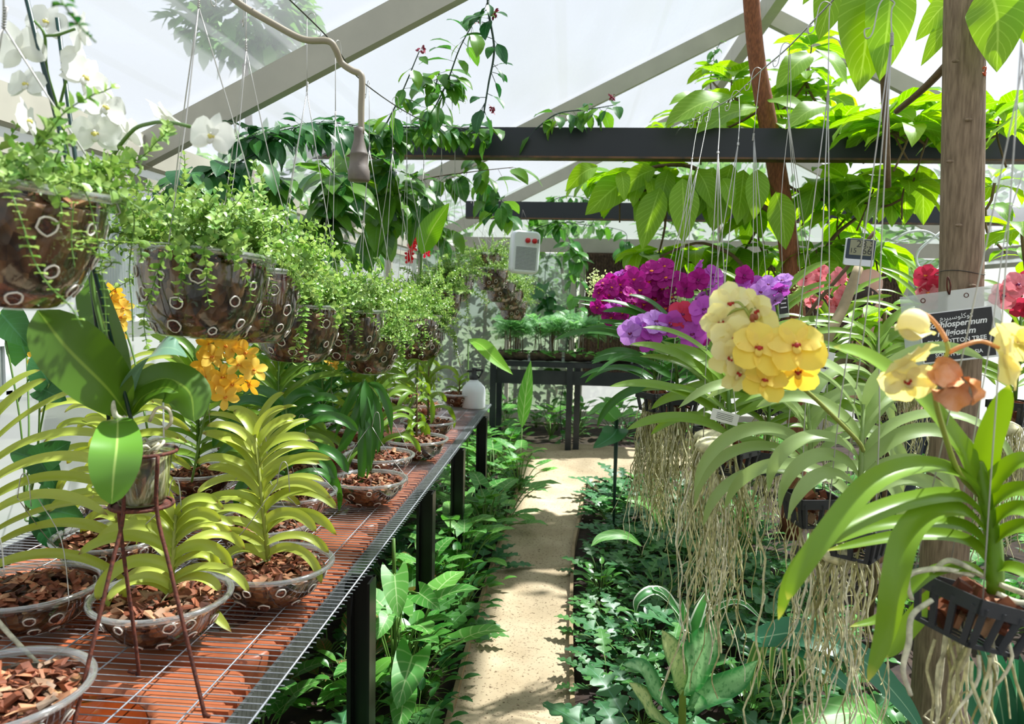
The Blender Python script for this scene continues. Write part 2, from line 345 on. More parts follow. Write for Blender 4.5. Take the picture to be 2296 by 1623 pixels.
def ribbon(pts, w, normal, prof='strap', seg=4, nw=5, fold=0.15, wave=0.0, fwd=0.0, twist=0.0, wv=5):
    """leaf surface along pts; returns V, F, UV"""
    c = spline(pts, seg); k = len(c); t = np.linspace(0, 1, k)
    T = np.gradient(c, axis=0); T /= np.linalg.norm(T, axis=1)[:, None] + 1e-12
    nm = np.array(tuple(normal), float); nm = np.repeat(nm[None], k, 0)
    nm = nm - T * np.sum(nm * T, 1)[:, None]; nm /= np.linalg.norm(nm, axis=1)[:, None] + 1e-9
    sd_ = np.cross(T, nm)
    if twist:
        a = (twist * t)[:, None]; nm, sd_ = nm * np.cos(a) + sd_ * np.sin(a), sd_ * np.cos(a) - nm * np.sin(a)
    pw = PROF[prof](t) * w / 2
    u = np.linspace(-1, 1, nw)
    ph = rnd.uniform(0, 6)
    off = fold * np.abs(u) ** 1.4
    V = c[:, None, :] + sd_[:, None, :] * (u[None, :, None] * pw[:, None, None]) + nm[:, None, :] * (pw[:, None, None] * off[None, :, None])
    if wave: V += (nm[:, None, :] * (w * wave * (np.abs(u) ** 2)[None, :] * np.sin((t * wv * PI + ph)[:, None] + (u > 0)[None, :] * 1.7))[:, :, None])
    if fwd: V += T[:, None, :] * (fwd * w * (np.abs(u) ** 1.5)[None, :, None]) * np.ones((k, 1, 1))
    V = V.reshape(-1, 3)
    i = np.arange(k - 1)[:, None]; j = np.arange(nw - 1)[None, :]
    Fc = np.stack([i * nw + j, i * nw + j + 1, (i + 1) * nw + j + 1, (i + 1) * nw + j], -1).reshape(-1, 4)
    UV = np.stack([np.tile(u * 0.5 + 0.5, k), np.repeat(t, nw)], -1)
    return V, Fc, UV
def leaf(prof='ovate', L=1.0, w=0.5, droop=0.5, nl=6, nw=5, fold=0.2, wave=0.0, sweep=0.0, fwd=0.0, start=0.3):
    """template: grows along +Y, face +Z; start = upward lift, droop = curl downward"""
    n = nl + 1; a = start - droop * np.linspace(0, 1, n) ** 1.2 * 1.0
    st = np.stack([np.zeros(n), np.cos(a), np.sin(a)], -1) * (L / nl)
    c = np.vstack([[0, 0, 0], np.cumsum(st, 0)[:-1]])
    V, Fc, UV = ribbon(c, w * L, (0, 0, 1), prof, 1, nw, fold, wave, fwd)
    if sweep:   # pull the base margins back past the stalk (arrow and heart leaves)
        u = UV[:, 0] * 2 - 1; t = UV[:, 1]
        V[:, 1] -= sweep * L * np.abs(u) ** 1.2 * np.clip(1 - t * 1.8, 0, 1)
    return V, Fc, UV
def frame(pos, d, up=(0, 0, 1), s=1.0):
    y = Vector(d).normalized(); x = y.cross(Vector(up))
    if x.length < 1e-4: x = y.cross(Vector((1, 0, 0)))
    x.normalize(); z = x.cross(y)
    m = np.eye(4); m[:3, 0] = x; m[:3, 1] = y; m[:3, 2] = z; m[:3, :3] *= s; m[:3, 3] = tuple(pos); return m
def rv(s=1.0): return Vector((rnd.uniform(-s, s), rnd.uniform(-s, s), rnd.uniform(-s, s)))
# ------------------------------------------------------------------ objects
def tag(o, label, cat, group=None, kind=None):
    o['label'] = label; o['category'] = cat
    if group: o['group'] = group
    if kind: o['kind'] = kind
    return o
def thing(name, label, cat, loc=(0, 0, 0), group=None):
    o = bpy.data.objects.new(name, None); col.objects.link(o); o.location = tuple(loc)
    o.empty_display_size = 0.05
    return tag(o, label, cat, group)
def struct(mb, name, mat, smooth=False, **k):
    o = mb.build(name, mat, smooth=smooth, **k); o['kind'] = 'structure'; return o
def kids(o): return [c for c in bpy.data.objects if c.parent == o]
def tree_of(o): return (o, [tree_of(c) for c in kids(o)])
def copy_tree(tr, parent=None):
    o, ch = tr; c = o.copy(); col.objects.link(c)
    if parent is not None: c.parent = parent
    for q in ch: copy_tree(q, c)
    return c
# ================================================================== the greenhouse
def film_mat(name, base=0.62, blotch=0.25, tint=(0.235, 0.25, 0.275, 1), bands=False):
    m, t, b, o = newmat(name); t.nodes.remove(b)
    tx = N(t, 'ShaderNodeTexCoord'); mp = N(t, 'ShaderNodeMapping'); mp.inputs['Scale'].default_value = (1.2, 0.35, 1.2)
    nz = N(t, 'ShaderNodeTexNoise', i_Scale=1.6, i_Detail=5.0); t.links.new(tx.outputs['Object'], mp.inputs[0]); t.links.new(mp.outputs[0], nz.inputs['Vector'])
    mr_ = N(t, 'ShaderNodeMapRange'); mr_.inputs['From Min'].default_value = 0.3; mr_.inputs['From Max'].default_value = 0.7
    mr_.inputs['To Min'].default_value = base - blotch; mr_.inputs['To Max'].default_value = base + blotch * 0.6
    t.links.new(nz.outputs['Fac'], mr_.inputs['Value'])
    fac = mr_.outputs[0]
    if bands:   # lapped seams of the film running along the house
        sp_ = N(t, 'ShaderNodeSeparateXYZ'); t.links.new(tx.outputs['Object'], sp_.inputs[0]); w1 = None
        for x0, wd_, am in ((-1.50, .05, .22), (-1.38, .02, .2), (-1.22, .03, .2), (-1.70, .02, .14), (-.1, .04, .15), (.6, .03, .15)):
            su = N(t, 'ShaderNodeMath', operation='SUBTRACT'); su.inputs[1].default_value = x0; t.links.new(sp_.outputs[0], su.inputs[0])
            ab = N(t, 'ShaderNodeMath', operation='ABSOLUTE'); t.links.new(su.outputs[0], ab.inputs[0])
            mm = N(t, 'ShaderNodeMapRange'); mm.inputs['From Min'].default_value = wd_; mm.inputs['From Max'].default_value = wd_ * .6; mm.inputs['To Max'].default_value = am; t.links.new(ab.outputs[0], mm.inputs['Value'])
            ad = N(t, 'ShaderNodeMath', operation='ADD'); ad.use_clamp = True; t.links.new(fac, ad.inputs[0]); t.links.new(mm.outputs[0], ad.inputs[1]); fac = ad.outputs[0]
    tr = N(t, 'ShaderNodeBsdfTransparent'); tr.inputs[0].default_value = (0.85, 0.90, 0.97, 1)
    tl = N(t, 'ShaderNodeBsdfTranslucent'); tl.inputs[0].default_value = tint
    df = N(t, 'ShaderNodeBsdfDiffuse'); df.inputs[0].default_value = (0.8, 0.8, 0.8, 1)
    a1 = N(t, 'ShaderNodeMixShader'); a1.inputs[0].default_value = 0.35; t.links.new(tl.outputs[0], a1.inputs[1]); t.links.new(df.outputs[0], a1.inputs[2])
    a2 = N(t, 'ShaderNodeMixShader'); t.links.new(fac, a2.inputs[0]); t.links.new(tr.outputs[0], a2.inputs[1]); t.links.new(a1.outputs[0], a2.inputs[2])
    t.links.new(a2.outputs[0], o.inputs['Surface']); return m
M['film'] = film_mat('roof_film', 0.52, 0.24, bands=True)
M['wallfilm'] = film_mat('wall_film', 0.86, 0.05, tint=(.5, .52, .55, 1))
M['glass'] = clearmat('window_glass', (0.62, 0.70, 0.64), 0.5, 0.06, 0.03, haze=0.05)
M['fluted'] = clearmat('fluted_glass', (0.82, 0.87, 0.88), 0.6, 0.12, 0.1, haze=0.35)
M['pad'] = plain('cooling_pad', S(92, 70, 56), 0.9, c2=S(58, 42, 34), scale=30, bump=0.6)
XL, XR, XC, YB, YE = -1.95, 4.9, 1.47, 9.5, -1.5
ZE = 2.22; SLOPE = 0.5; ZR = ZE + SLOPE * (XC - XL)
def zroof(x): return ZE + SLOPE * (x - XL) if x < XC else ZR - SLOPE * (x - XC)

# floor: soil bed and sand path
b = MB()
nx, ny = 60, 80
gx = np.linspace(-2.2, 5.2, nx); gy = np.linspace(-1.6, 10.5, ny)
X, Y = np.meshgrid(gx, gy)
Z = -0.03 + 0.02 * np.sin(X * 7 + Y * 3) * np.cos(Y * 5 - X * 2)
V = np.stack([X, Y, Z], -1).reshape(-1, 3)
i = np.arange(ny - 1)[:, None]; j = np.arange(nx - 1)[None, :]
b.add(V, np.stack([i * nx + j, i * nx + j + 1, (i + 1) * nx + j + 1, (i + 1) * nx + j], -1).reshape(-1, 4))
struct(b, 'floor', 'soil', smooth=True)
# path
def pathL(y): return -0.385 + 0.012 * math.sin(y * 1.3) - (0.5 * max(0, y - 6.5) ** 1.2 if y > 6.5 else 0)
def pathR(y): return 0.055 + 0.02 * math.sin(y * 1.1 + 1) + (0.05 * max(0, y - 4.6)) + (0.9 * max(0, y - 6.1) ** 1.1 if y > 6.1 else 0)
b = MB(); ys = np.linspace(0.2, 7.9, 90); vs = []
for y in ys:
    l, r_ = max(pathL(y), -1.7), min(pathR(y), 1.6)
    for q in range(13):
        x = l + (r_ - l) * q / 12
        vs.append((x, y, 0.015 + 0.006 * math.sin(x * 23 + y * 9) + 0.006 * math.sin(y * 17 - x * 5)))
i = np.arange(89)[:, None]; j = np.arange(12)[None, :]
b.add(vs, np.stack([i * 13 + j, i * 13 + j + 1, (i + 1) * 13 + j + 1, (i + 1) * 13 + j], -1).reshape(-1, 4))
m, t, bs, o = newmat('sand_path')
tx = N(t, 'ShaderNodeTexCoord'); n1 = N(t, 'ShaderNodeTexNoise', i_Scale=4.0, i_Detail=4.0); n2 = N(t, 'ShaderNodeTexNoise', i_Scale=90.0, i_Detail=5.0)
for n_ in (n1, n2): t.links.new(tx.outputs['Object'], n_.inputs['Vector'])
r1 = ramp(t, [(0.3, S(166, 148, 118)), (0.7, S(190, 172, 142))], n1.outputs['Fac'])
r2 = ramp(t, [(0.30, S(120, 100, 78)), (0.42, (1, 1, 1))], n2.outputs['Fac'])
mx = N(t, 'ShaderNodeMix', data_type='RGBA', blend_type='MULTIPLY'); mx.inputs['Factor'].default_value = 1.0
t.links.new(r1.outputs[0], mx.inputs[6]); t.links.new(r2.outputs[0], mx.inputs[7]); t.links.new(mx.outputs[2], bs.inputs['Base Color'])
bs.inputs['Roughness'].default_value = 0.95
bp = N(t, 'ShaderNodeBump', i_Strength=0.7, i_Distance=0.02); t.links.new(n1.outputs['Fac'], bp.inputs['Height']); t.links.new(bp.outputs[0], bs.inputs['Normal'])
struct(b, 'floor_path', m, smooth=True)
for nm_, fn in (('trim_1', pathL), ('trim_2', pathR)):
    b = MB(); yy = np.linspace(0.2, 6.6 if fn is pathL else 6.25, 40); sgn = -1 if fn is pathL else 1
    vs = []
    for y in yy:
        x = fn(y)
        for dx, z in ((0, -0.03), (0, 0.045), (sgn * 0.018, 0.045), (sgn * 0.018, -0.03)): vs.append((x + dx, y, z))
    i = np.arange(39)[:, None]; j = np.arange(4)[None, :]
    b.add(vs, np.stack([i * 4 + j, i * 4 + (j + 1) % 4, (i + 1) * 4 + (j + 1) % 4, (i + 1) * 4 + j], -1).reshape(-1, 4))
    struct(b, nm_, 'edge')
# roof film
def slab(mb, p, th=0.004, mat=0):
    p = A(p); n = np.cross(p[1] - p[0], p[3] - p[0]); n /= np.linalg.norm(n)
    V = np.vstack([p, p + n * th]); mb.add(V, [[0, 3, 2, 1], [4, 5, 6, 7], [0, 1, 5, 4], [1, 2, 6, 5], [2, 3, 7, 6], [3, 0, 4, 7]], None, mat)
def sheet(mb, p, nx=24, ny=24, amp=0.006):
    p = A(p); u = np.linspace(0, 1, nx)[None, :, None]; v = np.linspace(0, 1, ny)[:, None, None]
    Q = p[0] * (1 - u) * (1 - v) + p[1] * u * (1 - v) + p[2] * u * v + p[3] * (1 - u) * v
    n = np.cross(p[1] - p[0], p[3] - p[0]); n /= np.linalg.norm(n)
    Q = Q + n * (amp * (np.sin(u * 40) * np.cos(v * 9) + nr.uniform(-1, 1, (ny, nx, 1)) * 0.5))
    i = np.arange(ny - 1)[:, None]; j = np.arange(nx - 1)[None, :]
    mb.add(Q.reshape(-1, 3), np.stack([i * nx + j, i * nx + j + 1, (i + 1) * nx + j + 1, (i + 1) * nx + j], -1).reshape(-1, 4))
b = MB(); sheet(b, [(XL - .15, YE, zroof(XL) - .05), (XC, YE, ZR + .03), (XC, YB, ZR + .03), (XL - .15, YB, zroof(XL) - .05)], 40, 60)
struct(b, 'ceiling_left', 'film', smooth=True)
b = MB(); sheet(b, [(XC, YE, ZR + .03), (XR + .1, YE, ZE), (XR + .1, YB, ZE), (XC, YB, ZR + .03)], 40, 60)
struct(b, 'ceiling_right', 'film', smooth=True)
# walls
b = MB(); sheet(b, [(XL, YE, 0), (XL, YB, 0), (XL, YB, ZE), (XL, YE, ZE)], 60, 14, 0.003); struct(b, 'wall_left', 'wallfilm', smooth=True)
b = MB(); sheet(b, [(XR, YE, 0), (XR, YB, 0), (XR, YB, ZE), (XR, YE, ZE)], 60, 14, 0.003); struct(b, 'wall_right', 'wallfilm', smooth=True)
b = MB(); sheet(b, [(XL, YE, 0), (XR, YE, 0), (XR, YE, ZE), (XL, YE, ZE)], 30, 14, 0.003); struct(b, 'wall_front', 'wallfilm', smooth=True)
# fluted glass louvre panes set in the left wall
wi = 0
for (y0, y1, z0, z1) in ((1.95, 2.45, 1.18, 1.36), (2.9, 3.6, 1.42, 1.95), (1.0, 1.85, 1.18, 1.36), (3.75, 4.6, 1.42, 1.95)):
    wi += 1; b = MB(); k = int((y1 - y0) / 0.02)
    for q in range(k):
        y = y0 + (y1 - y0) * (q + .5) / k
        b.tube([(XL + .02, y, z0), (XL + .02, y, z1)], 0.0095, 5, mat=1)
    for z in (z0, z1): b.box((XL + .02, (y0 + y1) / 2, z), (.03, y1 - y0 + .04, .025), mat=0)
    for y in (y0, y1): b.box((XL + .02, y, (z0 + z1) / 2), (.03, .03, z1 - z0), mat=0)
    struct(b, 'window_%d' % wi, ['white_plastic', 'fluted'])
# beams
def beam(mb, p0, p1, w, h, mat=0):
    p0, p1 = Vector(p0), Vector(p1); d = (p1 - p0); L = d.length; d.normalize()
    x = d.cross(Vector((0, 0, 1)));  x = x.normalized() if x.length > 1e-3 else Vector((1, 0, 0)); z = x.cross(d)
    Mx = Matrix((x, d, z)).transposed(); mb.box((p0 + p1) / 2, (w, L, h), Mx, mat)
tn = 2
for y in (0.2, 3.3, 6.4, 9.42):
    tn += 1
    b = MB(); beam(b, (XL, y, ZE - .08), (XC, y, ZR - .08), .06, .13); beam(b, (XR, y, ZE - .08), (XC, y, ZR - .08), .06, .13)
    struct(b, 'trim_%d' % tn, 'beige_wood')
b = MB(); b.box((XC, (YE + YB) / 2, ZR - .11), (.09, YB - YE, .17)); struct(b, 'trim_7', 'beige_wood')
for k, x in enumerate((XL + .03, XR - .03)):
    b = MB(); b.box((x, (YE + YB) / 2, ZE - .06), (.07, YB - YE, .13)); b.box((x, (YE + YB) / 2, ZE - .2), (.04, YB - YE, .05))
    struct(b, 'trim_%d' % (8 + k), 'beige_wood')
for k, y in enumerate((1.75, 4.85, 7.9)):
    b = MB(); b.box((XL + .04, y, ZE / 2), (.06, .07, ZE)); b.box((XR - .04, y, ZE / 2), (.06, .07, ZE)); struct(b, 'trim_%d' % (10 + k), 'beige_wood')
# black steel tie beams (I sections)
for k, (y, lab) in enumerate(((4.9, 'long black steel beam crossing in front of the brown trunk'), (8.6, 'black steel beam further back above the hanging heater'))):
    b = MB(); z0 = 2.42; h = .19; xr = XR; xl = -1.72 if y < 6 else -1.2
    b.box(((xl + xr) / 2, y, z0 + h / 2), (xr - xl, .012, h - .02)); b.box(((xl + xr) / 2, y, z0 + h - .006), (xr - xl, .09, .012), mat=0)
    b.box(((xl + xr) / 2, y - .02, z0 + .006), (xr - xl, .11, .012), mat=1)
    b.box(((xl + xr) / 2, y - .052, z0 + h / 2 + .006), (xr - xl, .01, h - .012), mat=0)
    o = b.build('steel_beam', ['beam_steel', 'flange'], smooth=False); tag(o, lab, 'beam', kind='structure')
    o.name = 'trim_%d' % (13 + k)
# ---------------- end wall
b = MB()
zt = 2.12
b.box((XL + (XR - XL) / 2, YB, 2.2), (XR - XL, .07, .17)); b.box(((XL + XR) / 2, YB, .06), (XR - XL, .06, .16))
posts = [XL + .05, -.78, .03, .14, 1.45, 2.75, 4.0, XR - .05]
for x in posts: b.box((x, YB, 1.1), (.065 if x > 0 else .05, .06, 2.04))
struct(b, 'trim_15', 'beige_wood')
wn = 4
for x0, x1, z0, z1 in ((XL + .08, -.81, .14, 2.1), (-.75, 0.0, .14, 2.1), (4.03, XR - .08, .14, 2.1)):
    wn += 1; b = MB(); slab(b, [(x0, YB, z0), (x1, YB, z0), (x1, YB, z1), (x0, YB, z1)]); struct(b, 'window_%d' % wn, 'glass')
b = MB()
V = A([(XL, YB, 2.28), (XR, YB, 2.28), (XC, YB, ZR)]); b.add(V, [[0, 1, 2]]); struct(b, 'window_%d' % (wn + 1), 'glass')
b = MB(); sheet(b, [(0.17, YB + .02, .02), (3.97, YB + .02, .02), (3.97, YB + .02, .62), (0.17, YB + .02, .62)], 20, 5, .002); struct(b, 'wall_back', 'wallfilm')
# brown cooling pad: corrugated cells
b = MB()
for x0, x1 in ((.18, 1.41), (1.49, 2.71), (2.79, 3.96)):
    b.box(((x0 + x1) / 2, YB - .03, 1.36), (x1 - x0, .08, 1.5), mat=0)
    for q in range(int((x1 - x0) / .035)):
        x = x0 + .018 + q * .035
        pts = [(x + .006 * (1 if s_ % 2 else -1), YB - .075, .63 + s_ * .0365) for s_ in range(41)]
        b.tube(pts, .008, 4, mat=0, caps=False)
cp = b.build('cooling_pad', ['pad'], smooth=False); tag(cp, 'dark brown corrugated evaporative cooling pad filling the end wall', 'cooling pad'); cp['kind'] = 'structure'; cp.name = 'wall_back_pad'
# outside: ground, hedge of trees beyond the glass
b = MB(); b.box((0, 14, -.35), (60, 60, .3)); o = struct(b, 'floor_outside', plain('outside_ground', S(120, 122, 108), 0.9, c2=S(84, 96, 66), scale=2))
def crown(mb, c, r, n, L, tpls, mat=0):
    for q in range(n):
        v = Vector((rnd.gauss(0, 1), rnd.gauss(0, 1), rnd.gauss(0, 1))).normalized()
        p = Vector(c) + Vector((v.x * r[0], v.y * r[1], v.z * r[2])) * rnd.uniform(.55, 1.0)
        mb.addM(rnd.choice(tpls), frame(p, v + rv(.8) + Vector((0, 0, -.3)), (rv(.5) + Vector((0, 0, 1))), L * rnd.uniform(.7, 1.2)), mat)
tl0 = [leaf('ovate', 1, .5, .4, 3, 3)]
for lab, x0, x1, z1, y_ in (('clipped dark hedge outside the left end windows', -3.0, .6, 1.9, 11.2), ('clipped hedge outside the right end window', 3.8, 6.4, 1.7, 11.2)):
    t_ = thing('hedge', lab, 'hedge', ((x0 + x1) / 2, y_, -.2)); b = MB()
    for q in range(1500):
        p = Vector((rnd.uniform(x0, x1), y_ + rnd.uniform(-.25, .3), rnd.uniform(-.1, z1) + .15 * rnd.random())); b.addM(tl0[0], frame(p, rv(1) + Vector((0, -.6, .1)), rv(.6) + Vector((0, -.4, 1)), rnd.uniform(.12, .24)))
    b.build('foliage', 'l_hedge', t_); b = MB(); q = x0 + .2
    while q < x1: b.tube([(q, y_ + .05, -.2), (q + .05, y_, z1 * .8)], .03, 5); q += .5
    b.build('stems', 'twig', t_)
OT = [(-3.2, 13, 2.6, 1.6, 'bushy green tree outside the glass behind the heater'), (-.2, 17.5, 2.2, 1.5, 'leafy tree outside the narrow end window'),
      (6.5, 12.5, 2.8, 1.8, 'leafy tree outside the right end window'), (-4.6, 10.5, 5.5, .95, 'tree beyond the left film roof'), (3.4, 18, 3.2, 2.0, 'broad tree seen above the cooling pad'),
      (-5.6, 13.5, 3.0, 1.6, 'tree outside the far left corner')]
for x, y, z, r, lab in OT:
    t_ = thing('outside_tree', lab, 'tree', (x, y, -.2))
    b = MB(); b.tube([(x, y, -.2), (x + .1, y, z * .5), (x - .05, y, z + .3)], [.12, .07, .03], 8, smooth=4); b.build('trunk', 'twig', t_)
    b = MB(); crown(b, (x, y, z), (r, r, r * .85), 700, .32, tl0); b.build('foliage', 'l_tree', t_)

# ================================================================== the long bench on the left
BZ = .71; BX0, BX1, BY0, BY1 = -1.84, -.60, .55, 5.85
bench = thing('wire_bench', 'long plant bench topped with galvanised wire mesh along the left wall', 'bench', (-1.2, 3.2, 0))
b = MB()
y = BY0
while y < BY1:
    b.tube([(BX0, y, BZ), (BX1 + .012, y, BZ)], .0016, 4, caps=False); y += .0255
for x in np.linspace(BX0, BX1, 10): b.tube([(x, BY0, BZ + .003), (x, BY1, BZ + .003)], .0021, 5)
b.tube([(BX1, BY0, BZ + .003), (BX1, BY1, BZ + .003)], .0028, 5)
b.build('wire_mesh', 'galv', bench)
b = MB()
for x in (BX0 + .03, BX1 - .05):
    b.box((x, (BY0 + BY1) / 2, BZ - .032), (.008, BY1 - BY0, .055)); b.box((x - .018, (BY0 + BY1) / 2, BZ - .058), (.04, BY1 - BY0, .006))
b.build('side_rail', 'galvsheet', bench, smooth=False)
for y in (1.2, 2.17, 3.2, 4.15, 5.3):
    for x in (BX1 - .005, BX0 + .06):
        b = MB(); zz = BZ - .012
        b.box((x, y + .03, zz / 2), (.075, .012, zz)); b.box((x + .034, y, zz / 2), (.008, .075, zz)); b.box((x - .03, y + .005, zz / 2), (.012, .05, zz))
        b.build('leg', 'bench_leg', bench, smooth=False)
    b = MB(); b.box(((BX0 + BX1) / 2, y + .04, BZ - .08), (BX1 - BX0 - .1, .03, .05)); b.build('cross_bar', 'bench_leg', bench, smooth=False)
# terracotta troughs under the mesh, ribbed on the aisle side
labs = ['orange terracotta trough nearest the camera under the bench mesh', 'second terracotta trough from the front under the mesh', 'third terracotta trough under the mesh below the hanging baskets', 'fourth terracotta trough under the mesh', 'terracotta trough furthest along under the mesh']
tx0, tx1 = -1.72, -.70
for k, (y0, y1) in enumerate(((.75, 1.62), (1.66, 2.66), (2.7, 3.7), (3.74, 4.7), (4.74, 5.7))):
    t_ = thing('terracotta_trough', labs[k], 'trough', ((tx0 + tx1) / 2, (y0 + y1) / 2, .58), 'terracotta troughs under the mesh')
    b = MB(); zc = BZ - .02; cx, cyy = (tx0 + tx1) / 2, (y0 + y1) / 2
    ax, ay = (tx1 - tx0) / 2, (y1 - y0) / 2
    def rr(fx, fy, z, rad=.06, n=7):
        out = []
        for sx_, sy_, a0 in ((1, 1, 0), (-1, 1, 90), (-1, -1, 180), (1, -1, 270)):
            for q in range(n):
                a = R(a0 + 90 * q / (n - 1)); out.append((cx + sx_ * (fx - rad) + rad * math.cos(a), cyy + sy_ * (fy - rad) + rad * math.sin(a), z))
        return out
    rings = [rr(ax - .02, ay - .01, zc - .13), rr(ax, ay, zc - .035), rr(ax, ay, zc - .006), rr(ax - .008, ay - .008, zc), rr(ax - .09, ay - .09, zc, .2 if True else .1), rr(ax - .1, ay - .1, zc - .006, .2), rr(ax - .125, ay - .125, zc - .1, .18)]
    n = len(rings[0]); V = [p for r_ in rings for p in r_]
    i = np.arange(len(rings) - 1)[:, None]; j = np.arange(n)[None, :]
    b.add(V, np.stack([i * n + j, i * n + (j + 1) % n, (i + 1) * n + (j + 1) % n, (i + 1) * n + j], -1).reshape(-1, 4))
    b.build('trough_body', 'terracotta', t_)
    b = MB(); r0 = rr(ax - .106, ay - .106, zc - .018, .195); b.add(r0, [list(range(n))], None, 0); b.build('water', 'terr_in', t_, smooth=False)
    b = MB(); q = y0 + .07
    while q < y1 - .05:
        b.box((tx1 - .012, q, zc - .018), (.085, .028, .04), taper=.85); q += .042
    b.build('ribbed_edge', 'terracotta', t_, smooth=False)
# ================================================================== clear perforated bowls
def bark_heap(mb, c, r, z, n, size=.026, dome=.02):
    for q in range(n):
        a = rnd.uniform(0, 2 * PI); rr_ = r * math.sqrt(rnd.random()) * .96
        rot = Euler((rnd.uniform(-.7, .7), rnd.uniform(-.7, .7), rnd.uniform(0, 6))).to_matrix()
        s = size * rnd.uniform(.6, 1.5)
        mb.box((c[0] + rr_ * math.cos(a), c[1] + rr_ * math.sin(a), z + dome * (1 - (rr_ / r) ** 2) + rnd.uniform(-.006, .006)), (s, s * rnd.uniform(.3, .8), s * rnd.uniform(.1, .28)), rot, taper=rnd.uniform(.5, 1), jit=.45)
M['fill'] = plain('bark_mass', S(112, 80, 56), 0.45, c2=S(48, 34, 24), scale=34, bump=0.8, stretch=(1, 1, .45))
def content_mat():
    m, t, b, o = newmat('bark_mass_seen_through'); tx = N(t, 'ShaderNodeTexCoord')
    vo = N(t, 'ShaderNodeTexVoronoi', i_Scale=62.0); mp = N(t, 'ShaderNodeMapping'); mp.inputs['Scale'].default_value = (1, 1, .55); mp.inputs['Rotation'].default_value = (.4, .3, 0)
    nz = N(t, 'ShaderNodeTexNoise', i_Scale=14.0, i_Detail=6.0, i_Distortion=1.2)
    t.links.new(tx.outputs['Object'], mp.inputs[0]); t.links.new(mp.outputs[0], vo.inputs['Vector']); t.links.new(mp.outputs[0], nz.inputs['Vector'])
    sp = N(t, 'ShaderNodeSeparateColor'); t.links.new(vo.outputs['Color'], sp.inputs[0])
    r1 = ramp(t, [(0.0, S(52, 34, 24)), (0.3, S(104, 68, 42)), (0.55, S(140, 106, 72)), (.8, S(88, 62, 42)), (1, S(172, 142, 104))], sp.outputs[0])
    r2 = ramp(t, [(0.38, (.2, .17, .15)), (0.58, (1.1, 1, .92))], nz.outputs['Fac'])
    mx = N(t, 'ShaderNodeMix', data_type='RGBA', blend_type='MULTIPLY'); mx.inputs['Factor'].default_value = 1
    t.links.new(r1.outputs[0], mx.inputs[6]); t.links.new(r2.outputs[0], mx.inputs[7]); t.links.new(mx.outputs[2], b.inputs['Base Color'])
    b.inputs['Roughness'].default_value = .35
    bp = N(t, 'ShaderNodeBump', i_Strength=.6, i_Distance=.01); t.links.new(vo.outputs['Distance'], bp.inputs['Height']); t.links.new(bp.outputs[0], b.inputs['Normal'])
    return m
M['content'] = content_mat()
